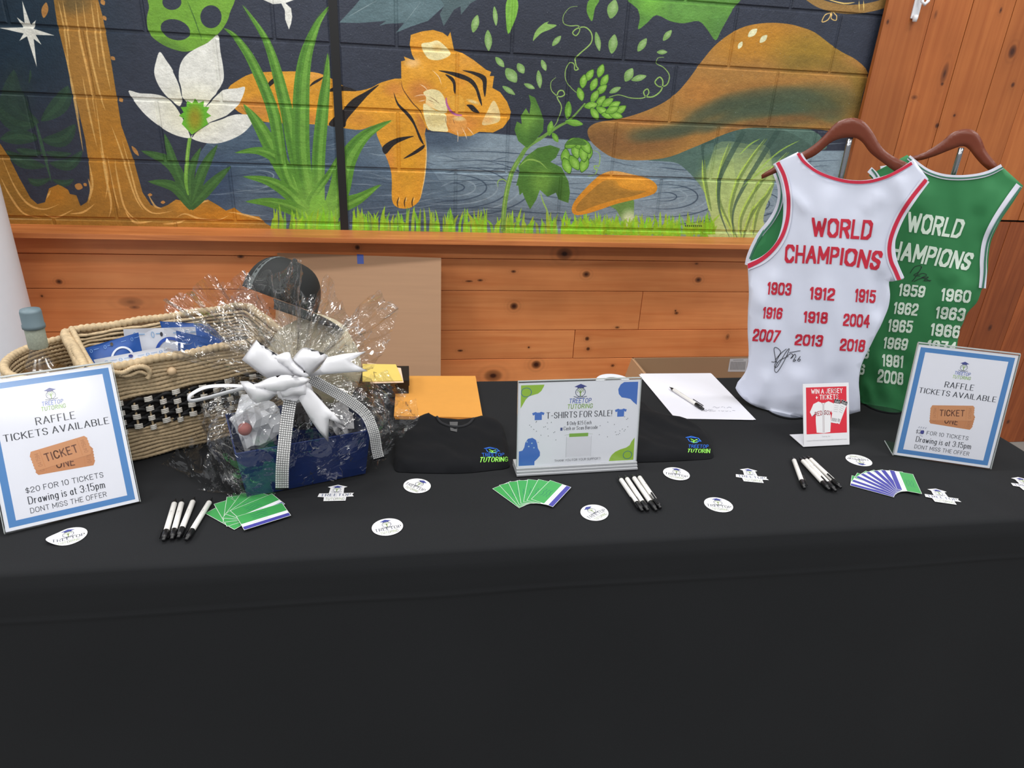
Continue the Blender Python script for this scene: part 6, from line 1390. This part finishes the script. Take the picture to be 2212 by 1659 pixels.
cc = WY(672, 745, 1.425); lump('cream_shape', Vector((cc.x, 1.43, cc.z-.05)), (.100, .050, .115), mat('cream_surface', (206, 194, 166), .85, noise=.05, bump=.3, bscale=300), 'cream coloured rounded shape behind the white bow inside the wrap', 'soft toy', 12, .12, 2)  # added form standing in for the cream area seen through the wrap
# black cap
capm = mat('black_cap_twill', (24, 27, 27), .75, bump=.2, bscale=900); cpos = WY(606, 648, 1.455)
def cap():
    r0 = empty('baseball_cap', cpos); R = Matrix.Translation(cpos)@Matrix.Rotation(math.radians(22), 4, 'Y')@Matrix.Rotation(math.radians(-20), 4, 'X')@Matrix.Rotation(math.radians(-20), 4, 'Z')
    V = []; Fc = []; n = 36; m = 12
    for j in range(m+1):
        t = PI/2*j/m
        for k in range(n):
            a = 2*PI*k/n; sc = 1+.02*math.cos(6*a)*math.sin(t); V.append(R @ Vector((.078*math.cos(a)*math.cos(t)**.7*sc, .090*math.sin(a)*math.cos(t)**.7*sc, .088*math.sin(t)**.9)))
    for j in range(m):
        for k in range(n): Fc.append((j*n+k, j*n+(k+1) % n, (j+1)*n+(k+1) % n, (j+1)*n+k))
    o = mobj('crown', V, Fc, capm, r0, smooth=True); solid(o, .002)
    V = []; Fc = []; N = 20
    for i in range(N+1):
        a = -math.radians(75)+math.radians(150)*i/N
        for j in range(6):
            s = j/5; x = .076*math.cos(a); y = .088*math.sin(a); V.append(R @ Vector((x+s*.070*math.cos(a*1.1)+.002, y*(1+.05*s), -.004-.012*s*s-.10*(y*y)*8*s)))
    for i in range(N):
        for j in range(5): Fc.append((i*6+j, (i+1)*6+j, (i+1)*6+j+1, i*6+j+1))
    o = mobj('brim', V, Fc, capm, r0, smooth=True); solid(o, .004)
    V = []; Fc = []
    for j in range(11):
        t = PI/2*j/10*.98
        for s in (-1, 1): 
            a = math.radians(-118)+s*.09; V.append(R @ Vector((.0796*math.cos(a)*math.cos(t)**.7, .0918*math.sin(a)*math.cos(t)**.7, .0895*math.sin(t)**.9)))
    for j in range(10): Fc.append((2*j, 2*j+1, 2*j+3, 2*j+2))
    mobj('grey_stripe', V, Fc, mat('grey_cap_panel', (92,98,98), .7), r0, smooth=True)
    bm = bmesh.new(); bmesh.ops.create_uvsphere(bm, u_segments=12, v_segments=8, radius=.006)
    for v in bm.verts: v.co = R @ (v.co+Vector((0, 0, .089)))
    bmobj('top_button', bm, capm, r0, smooth=True); tag(r0, 'black baseball cap with a grey stripe on top of the wrapped gifts', 'cap')
cap()
# clear wrap
def cello():
    m = bpy.data.materials.new('clear_cellophane'); m.use_nodes = True; N = m.node_tree.nodes; L = m.node_tree.links; N.remove(N['Principled BSDF'])
    tr_ = N.new('ShaderNodeBsdfTransparent'); tr_.inputs[0].default_value = (.955, .955, .95, 1); g = N.new('ShaderNodeBsdfGlossy'); g.inputs['Roughness'].default_value = .06
    tc = N.new('ShaderNodeNewGeometry'); v1 = N.new('ShaderNodeTexVoronoi'); v1.inputs['Scale'].default_value = 26; v1.feature = 'F1'; n1 = N.new('ShaderNodeTexNoise'); n1.inputs['Scale'].default_value = 14; n1.inputs['Detail'].default_value = 3; n1.inputs['Distortion'].default_value = 1.5
    L.new(tc.outputs['Position'], n1.inputs['Vector']); 
    vm = N.new('ShaderNodeVectorMath'); vm.operation = 'MULTIPLY_ADD'; L.new(n1.outputs['Color'], vm.inputs[0]); vm.inputs[1].default_value = (.06, .06, .06); L.new(tc.outputs['Position'], vm.inputs[2]); L.new(vm.outputs[0], v1.inputs['Vector'])
    ad = N.new('ShaderNodeMath'); ad.operation = 'ADD'; L.new(v1.outputs['Distance'], ad.inputs[0]); L.new(n1.outputs['Fac'], ad.inputs[1])
    bp = N.new('ShaderNodeBump'); bp.inputs['Strength'].default_value = .9; bp.inputs['Distance'].default_value = .008; L.new(ad.outputs[0], bp.inputs['Height'])
    sb = N.new('ShaderNodeVectorMath'); sb.operation = 'SUBTRACT'; L.new(v1.outputs['Color'], sb.inputs[0]); sb.inputs[1].default_value = (.5, .5, .5)
    ma = N.new('ShaderNodeVectorMath'); ma.operation = 'MULTIPLY_ADD'; L.new(sb.outputs[0], ma.inputs[0]); ma.inputs[1].default_value = (.75, .75, .75); L.new(bp.outputs[0], ma.inputs[2])
    no = N.new('ShaderNodeVectorMath'); no.operation = 'NORMALIZE'; L.new(ma.outputs[0], no.inputs[0]); L.new(no.outputs[0], g.inputs['Normal'])
    f = N.new('ShaderNodeLayerWeight'); f.inputs[0].default_value = .5; L.new(bp.outputs[0], f.inputs['Normal'])
    mr = N.new('ShaderNodeMapRange'); L.new(f.outputs['Facing'], mr.inputs[0]); mr.inputs[3].default_value = .055; mr.inputs[4].default_value = .32
    ve = N.new('ShaderNodeTexVoronoi'); ve.feature = 'DISTANCE_TO_EDGE'; ve.inputs['Scale'].default_value = 19; L.new(vm.outputs[0], ve.inputs['Vector'])
    cr = N.new('ShaderNodeMapRange'); L.new(ve.outputs['Distance'], cr.inputs[0]); cr.inputs[1].default_value = .0; cr.inputs[2].default_value = .022; cr.inputs[3].default_value = 1; cr.inputs[4].default_value = 0
    n3 = N.new('ShaderNodeTexNoise'); n3.inputs['Scale'].default_value = 22; L.new(tc.outputs['Position'], n3.inputs['Vector'])
    gt = N.new('ShaderNodeMapRange'); L.new(n3.outputs['Fac'], gt.inputs[0]); gt.inputs[1].default_value = .5; gt.inputs[2].default_value = .58
    cm = N.new('ShaderNodeMath'); cm.operation = 'MULTIPLY'; L.new(cr.outputs[0], cm.inputs[0]); L.new(gt.outputs[0], cm.inputs[1])
    fa = N.new('ShaderNodeMath'); fa.operation = 'MULTIPLY_ADD'; fa.use_clamp = True; L.new(cm.outputs[0], fa.inputs[0]); fa.inputs[1].default_value = .65; L.new(mr.outputs[0], fa.inputs[2])
    ro = N.new('ShaderNodeMath'); ro.operation = 'MULTIPLY_ADD'; L.new(cm.outputs[0], ro.inputs[0]); ro.inputs[1].default_value = .22; ro.inputs[2].default_value = .05; L.new(ro.outputs[0], g.inputs['Roughness'])
    mx = N.new('ShaderNodeMixShader'); L.new(fa.outputs[0], mx.inputs[0]); L.new(tr_.outputs[0], mx.inputs[1]); L.new(g.outputs[0], mx.inputs[2]); L.new(mx.outputs[0], N['Material Output'].inputs[0]); return m
cel = cello(); tie = WY(640, 832, 1.262)
rr = random.Random(11)
def crumple(p, amp, s=1):
    return p+Vector((amp*nz(p.x+p.z*.6, p.y+p.z*.8, 30*s, 1)+amp*.6*abs(nz(p.x-p.z, p.y+p.z*.3, 70*s, 2)), amp*nz(p.y-p.z*.7, p.x+p.z*.4, 32*s, 3), amp*nz(p.x+p.y, p.z, 28*s, 4)+amp*.5*abs(nz(p.x*1.3-p.y, p.z+p.x, 75*s, 5))))
# lower bag
V = []; Fc = []; NT, NS = 110, 34; tb = Vector((tie.x, tie.y+.01, tie.z-.005))
for j in range(NS+1):
    s = j/NS
    for k in range(NT):
        a = 2*PI*k/NT; ca, sa = math.cos(a), math.sin(a); q = (abs(ca)**4+abs(sa*1.0)**4)**-.25
        bu, bv = .134*ca*q, .096*sa*q
        bulge = 1+.30*math.sin(PI*min(1, s*1.15))**1.2*(1 if ca > 0 else .9)
        low = GQ(bu*(1.06 if s > 0 else 1.1), bv*1.06, 0); c = 1-max(0, (s-.42)/.58)**1.6; zz = (.001+.165*min(1, s/.5)) if s < .5 else .166+(tb.z-gc.z-.166)*((s-.5)/.5)**.8
        w = c; ctr = Vector((gc.x, gc.y, 0))*w+Vector((tb.x, tb.y, 0))*(1-w); rad = Vector((low.x-gc.x, low.y-gc.y, 0))*bulge*(c*.97+.03)
        pleat = 1+.10*math.sin(a*17+3*s)*(s**1.5)
        p = Vector((ctr.x+rad.x*pleat, ctr.y+rad.y*pleat, gc.z+zz)); p = crumple(p, .007*min(1, s*4)*(1-.6*max(0, s-.8)*5) if s < .98 else 0); p.z = max(p.z, TZ+.002); V.append(p)
for j in range(NS):
    for k in range(NT): Fc.append((j*NT+k, j*NT+(k+1) % NT, (j+1)*NT+(k+1) % NT, (j+1)*NT+k))
wrap = mobj('cellophane_wrap', V, Fc, cel, gift)
def fan_sheet(rim, dys, npl, amp, seed, name='cellophane_fan'):
    """pleated sheet radiating from the tie to a rim given in pixels"""
    R = catmull(rim, 10, False); n = len(R); V = []; Fc = []; M_ = 20
    for i, (x, y) in enumerate(R):
        u = i/(n-1); Y = tie.y+dys[0]*(1-u)+dys[1]*u+dys[2]*math.sin(PI*u)
        e = WY(x, y, Y)
        for j in range(M_+1):
            t = j/M_; p = tie.lerp(e, t**.9); w = amp*t*(math.sin(npl*PI*u+seed)+.4*math.sin(npl*2.7*PI*u+seed*2)); p = p+Vector((0, w, .15*w)); V.append(crumple(p, .0065*min(1, t*2), .8))
    for i in range(n-1):
        for j in range(M_): Fc.append((i*(M_+1)+j, (i+1)*(M_+1)+j, (i+1)*(M_+1)+j+1, i*(M_+1)+j+1))
    return mobj(name, V, Fc, cel, gift)
fan_sheet([(352,790),(362,735),(352,665),(376,640),(410,640),(437,608),(470,600),(505,604),(540,590)], (.03, .05, -.02), 9, .022, 1)
fan_sheet([(500,640),(540,600),(585,588),(612,574),(640,566),(652,580),(640,640),(665,700)], (-.03, -.01, -.03), 6, .02, 4)
fan_sheet([(640,640),(672,650),(705,595),(722,640),(760,690),(790,650),(830,645),(858,662),(850,720),(825,760),(800,800)], (.0, .06, .0), 8, .020, 7)
fan_sheet([(430,700),(470,660),(520,640),(600,650),(690,640),(740,670),(770,720),(800,770)], (.12, .10, .03), 11, .02, 9)
fan_sheet([(400,700),(450,690),(520,690),(590,700),(660,720),(720,715),(770,745)], (-.02, -.02, -.03), 13, .014, 13)
# loose corners of the wrap: one on the table at the left, one over the envelope at the right
def flap(px, name='wrap_corner', amp=.008):
    P3 = [Vector(p) for p in px]; V = []; Fc = []; N = 16
    for i in range(N+1):
        for j in range(N+1):
            a, b = i/N, j/N; p = P3[0].lerp(P3[1], a).lerp(P3[3].lerp(P3[2], a), b); q = crumple(p, amp)+Vector((0, 0, .010*math.sin(a*9+b*3)*b)); q.z = max(q.z, TZ+.003); V.append(q)
    for i in range(N):
        for j in range(N): k = i*(N+1)+j; Fc.append((k, k+N+1, k+N+2, k+1))
    return mobj(name, V, Fc, cel, gift)
flap([WY(470,905,1.27), GQ(-.14,-.09,.01), T(500,1082), T(347,1003)]); flap([WY(455,960,1.28), GQ(-.13,-.10,.02), T(560,1080), T(420,1062)])
flap([WY(800,850,1.33), WY(905,868,1.40), WY(895,915,1.38), GQ(.14,-.07,.02)], amp=.010); flap([WY(790,880,1.32), WY(900,905,1.36), T(820,995), GQ(.135,-.09,.01)])
flap([WY(700,845,1.27), WY(840,800,1.45), WY(880,850,1.42), WY(820,900,1.34)], amp=.010)
# bow
sat = mat('white_satin_ribbon', (240, 240, 244), .3, spec=.6); 
bow = lump('bow', tie+Vector((.0, -.028, .0)), (.032, .020, .026), sat, None, None, 21, .3, 2); bow.parent = gift; bow.matrix_parent_inverse = MW(gift).inverted()
def patch(outline, Y, curve, tiltY=0, bul=.015, name='ribbon_loop', seed=0):
    O = [K(*p) for p in outline]; W_ = [WY(x, y, Y) for x, y in O]; P = [(p.x, p.z) for p in W_]; P = catmull(P, 3) if curve else P
    pts, tri, D = cdt(P, .008); mx_ = max(D); cx = sum(p[0] for p in P)/len(P)
    V = [Vector((x, Y, z)) for x, z in pts]; c0 = Vector((0, 0, CH))
    out = []
    for v, dd in zip(V, D):
        yy = -bul*math.sqrt(max(0, 1-(1-dd/mx_)**2))+tiltY*(v.x-tie.x)+.003*nz(v.x, v.z, 40, seed); d_ = v-c0; out.append(c0+d_*(1+yy/d_.y))
    tri = [t if (out[t[1]]-out[t[0]]).cross(out[t[2]]-out[t[0]]).y < 0 else t[::-1] for t in tri]
    o = mobj(name, out, tri, sat, bow, smooth=True); solid(o, .0008); return o
YB = tie.y-.035
patch([(612,612),(660,650),(720,690),(800,735),(870,780),(930,830),(860,870),(760,850),(680,850),(620,810),(570,770),(522,735)], YB+.005, False, .05, .02, seed=1)
patch([(690,735),(760,700),(815,690),(835,740),(900,800),(935,835),(880,850),(800,790),(740,750)], YB-.012, True, 0, .01, seed=2)
patch([(835,745),(862,695),(905,662),(960,672),(1055,712),(1010,765),(960,815),(930,840),(890,800)], YB, True, 0, .022, seed=3)
patch([(930,842),(1000,790),(1050,720),(1150,700),(1290,684),(1190,745),(1300,806),(1150,815),(1030,825)], YB-.006, False, -.1, .006, 'ribbon_tail', 4)
patch([(510,868),(560,868),(640,885),(740,920),(735,950),(690,985),(610,1004),(575,975),(540,920)], YB-.014, False, 0, .022, seed=5)
patch([(540,905),(620,880),(700,845),(800,830),(935,852),(900,890),(800,925),(700,930),(620,920)], YB-.026, True, 0, .014, seed=6)
patch([(755,925),(830,890),(920,880),(926,962),(850,958),(772,968)], YB-.022, False, 0, .010, seed=7)
patch([(872,975),(925,900),(960,930),(1040,1020),(1100,1080),(1168,1156),(1060,1100),(1056,1242),(1000,1180),(950,1110)], YB-.02, False, 0, .007, 'ribbon_tail', 8)
def strip(path, w, Y, name='ribbon_loop'):
    P = catmull([K(*p) for p in path], 6, False); V = []; Fc = []
    for i, p in enumerate(P):
        a, b = P[max(0, i-1)], P[min(len(P)-1, i+1)]; dx, dy = b[0]-a[0], b[1]-a[1]; L = math.hypot(dx, dy) or 1
        V += [WY(p[0]-dy/L*w/2, p[1]+dx/L*w/2, Y), WY(p[0]+dy/L*w/2, p[1]-dx/L*w/2, Y-.006)]
        if i < len(P)-1: k = len(V); Fc.append((k-2, k-1, k+1, k))
    o = mobj(name, V, Fc, sat, bow, smooth=True); solid(o, .0008)
strip([(540,900),(420,895),(300,905),(215,945),(195,975),(215,990),(300,972),(400,945),(520,915),(640,905)], 7, YB-.004)
# rhinestone ribbons
rhm = mat('silver_rhinestone', (246, 246, 250), .12, metal=0, coat=1, spec=.9); rhb = mat('rhinestone_backing', (34, 34, 38), .4, metal=.6)
def rhine(path, w, n):
    P = catmull(path, 8, False); d = [0]
    for a, b in zip(P, P[1:]): d.append(d[-1]+math.hypot(b[0]-a[0], b[1]-a[1]))
    def at(s):
        j = 0; s = min(s, d[-1]-1e-6)
        while d[j+1] < s: j += 1
        t = (s-d[j])/(d[j+1]-d[j]); a, b = P[j], P[j+1]; x = a[0]+(b[0]-a[0])*t; y = a[1]+(b[1]-a[1])*t; Y = a[2]+(b[2]-a[2])*t; L = math.hypot(b[0]-a[0], b[1]-a[1]) or 1
        return x, y, Y, -(b[1]-a[1])/L, (b[0]-a[0])/L
    st = w/n; m = int(d[-1]/st); V = []; Fc = []
    for i in range(m):
        x, y, Y, nx, ny = at((i+.5)*st); x2, y2, Y2, _, _ = at((i+.5)*st+.5)
        for k in range(n):
            q = (k-(n-1)/2)*st; cx, cy = x+nx*q, y+ny*q; c = WY(cx, cy, Y); e1 = WY(cx+nx, cy+ny, Y)-c; e2 = WY(cx-ny, cy+nx, Y)-c; nn = (Vector((0, 0, CH))-c).normalized(); r = st*.43; o = len(V)
            V += [c-e1*r-e2*r, c+e1*r-e2*r, c+e1*r+e2*r, c-e1*r+e2*r]+[c-e1*r*.35-e2*r*.35+nn*.0024, c+e1*r*.35-e2*r*.35+nn*.0024, c+e1*r*.35+e2*r*.35+nn*.0024, c-e1*r*.35+e2*r*.35+nn*.0024]
            Fc += [(o+4, o+5, o+6, o+7)]+[(o+a, o+(a+1) % 4, o+4+(a+1) % 4, o+4+a) for a in range(4)]
    BV = []; BF = []
    for i in range(41):
        x, y, Y, nx, ny = at(d[-1]*i/40); BV += [WY(x-nx*w/2, y-ny*w/2, Y+.001), WY(x+nx*w/2, y+ny*w/2, Y+.001)]
        if i: k = len(BV); BF.append((k-4, k-3, k-1, k-2))
    o = mobj('rhinestone_ribbon', BV, BF, rhb, gift); s = mobj('rhinestones', V, Fc, rhm, o); tag(s, kind='stuff')
rhine([(*K(825,965), 1.225), (*K(805,1080), 1.19), (*K(785,1250), 1.175), (*K(772,1400), 1.18), (*K(770,1540), 1.205)], 29, 6)
rhine([(*K(940,850), 1.24), (*K(1040,905), 1.235), (*K(1160,975), 1.235), (*K(1280,1065), 1.24), (*K(1335,1180), 1.24), (*K(1355,1290), 1.26), (*K(1370,1350), 1.27)], 24, 6)
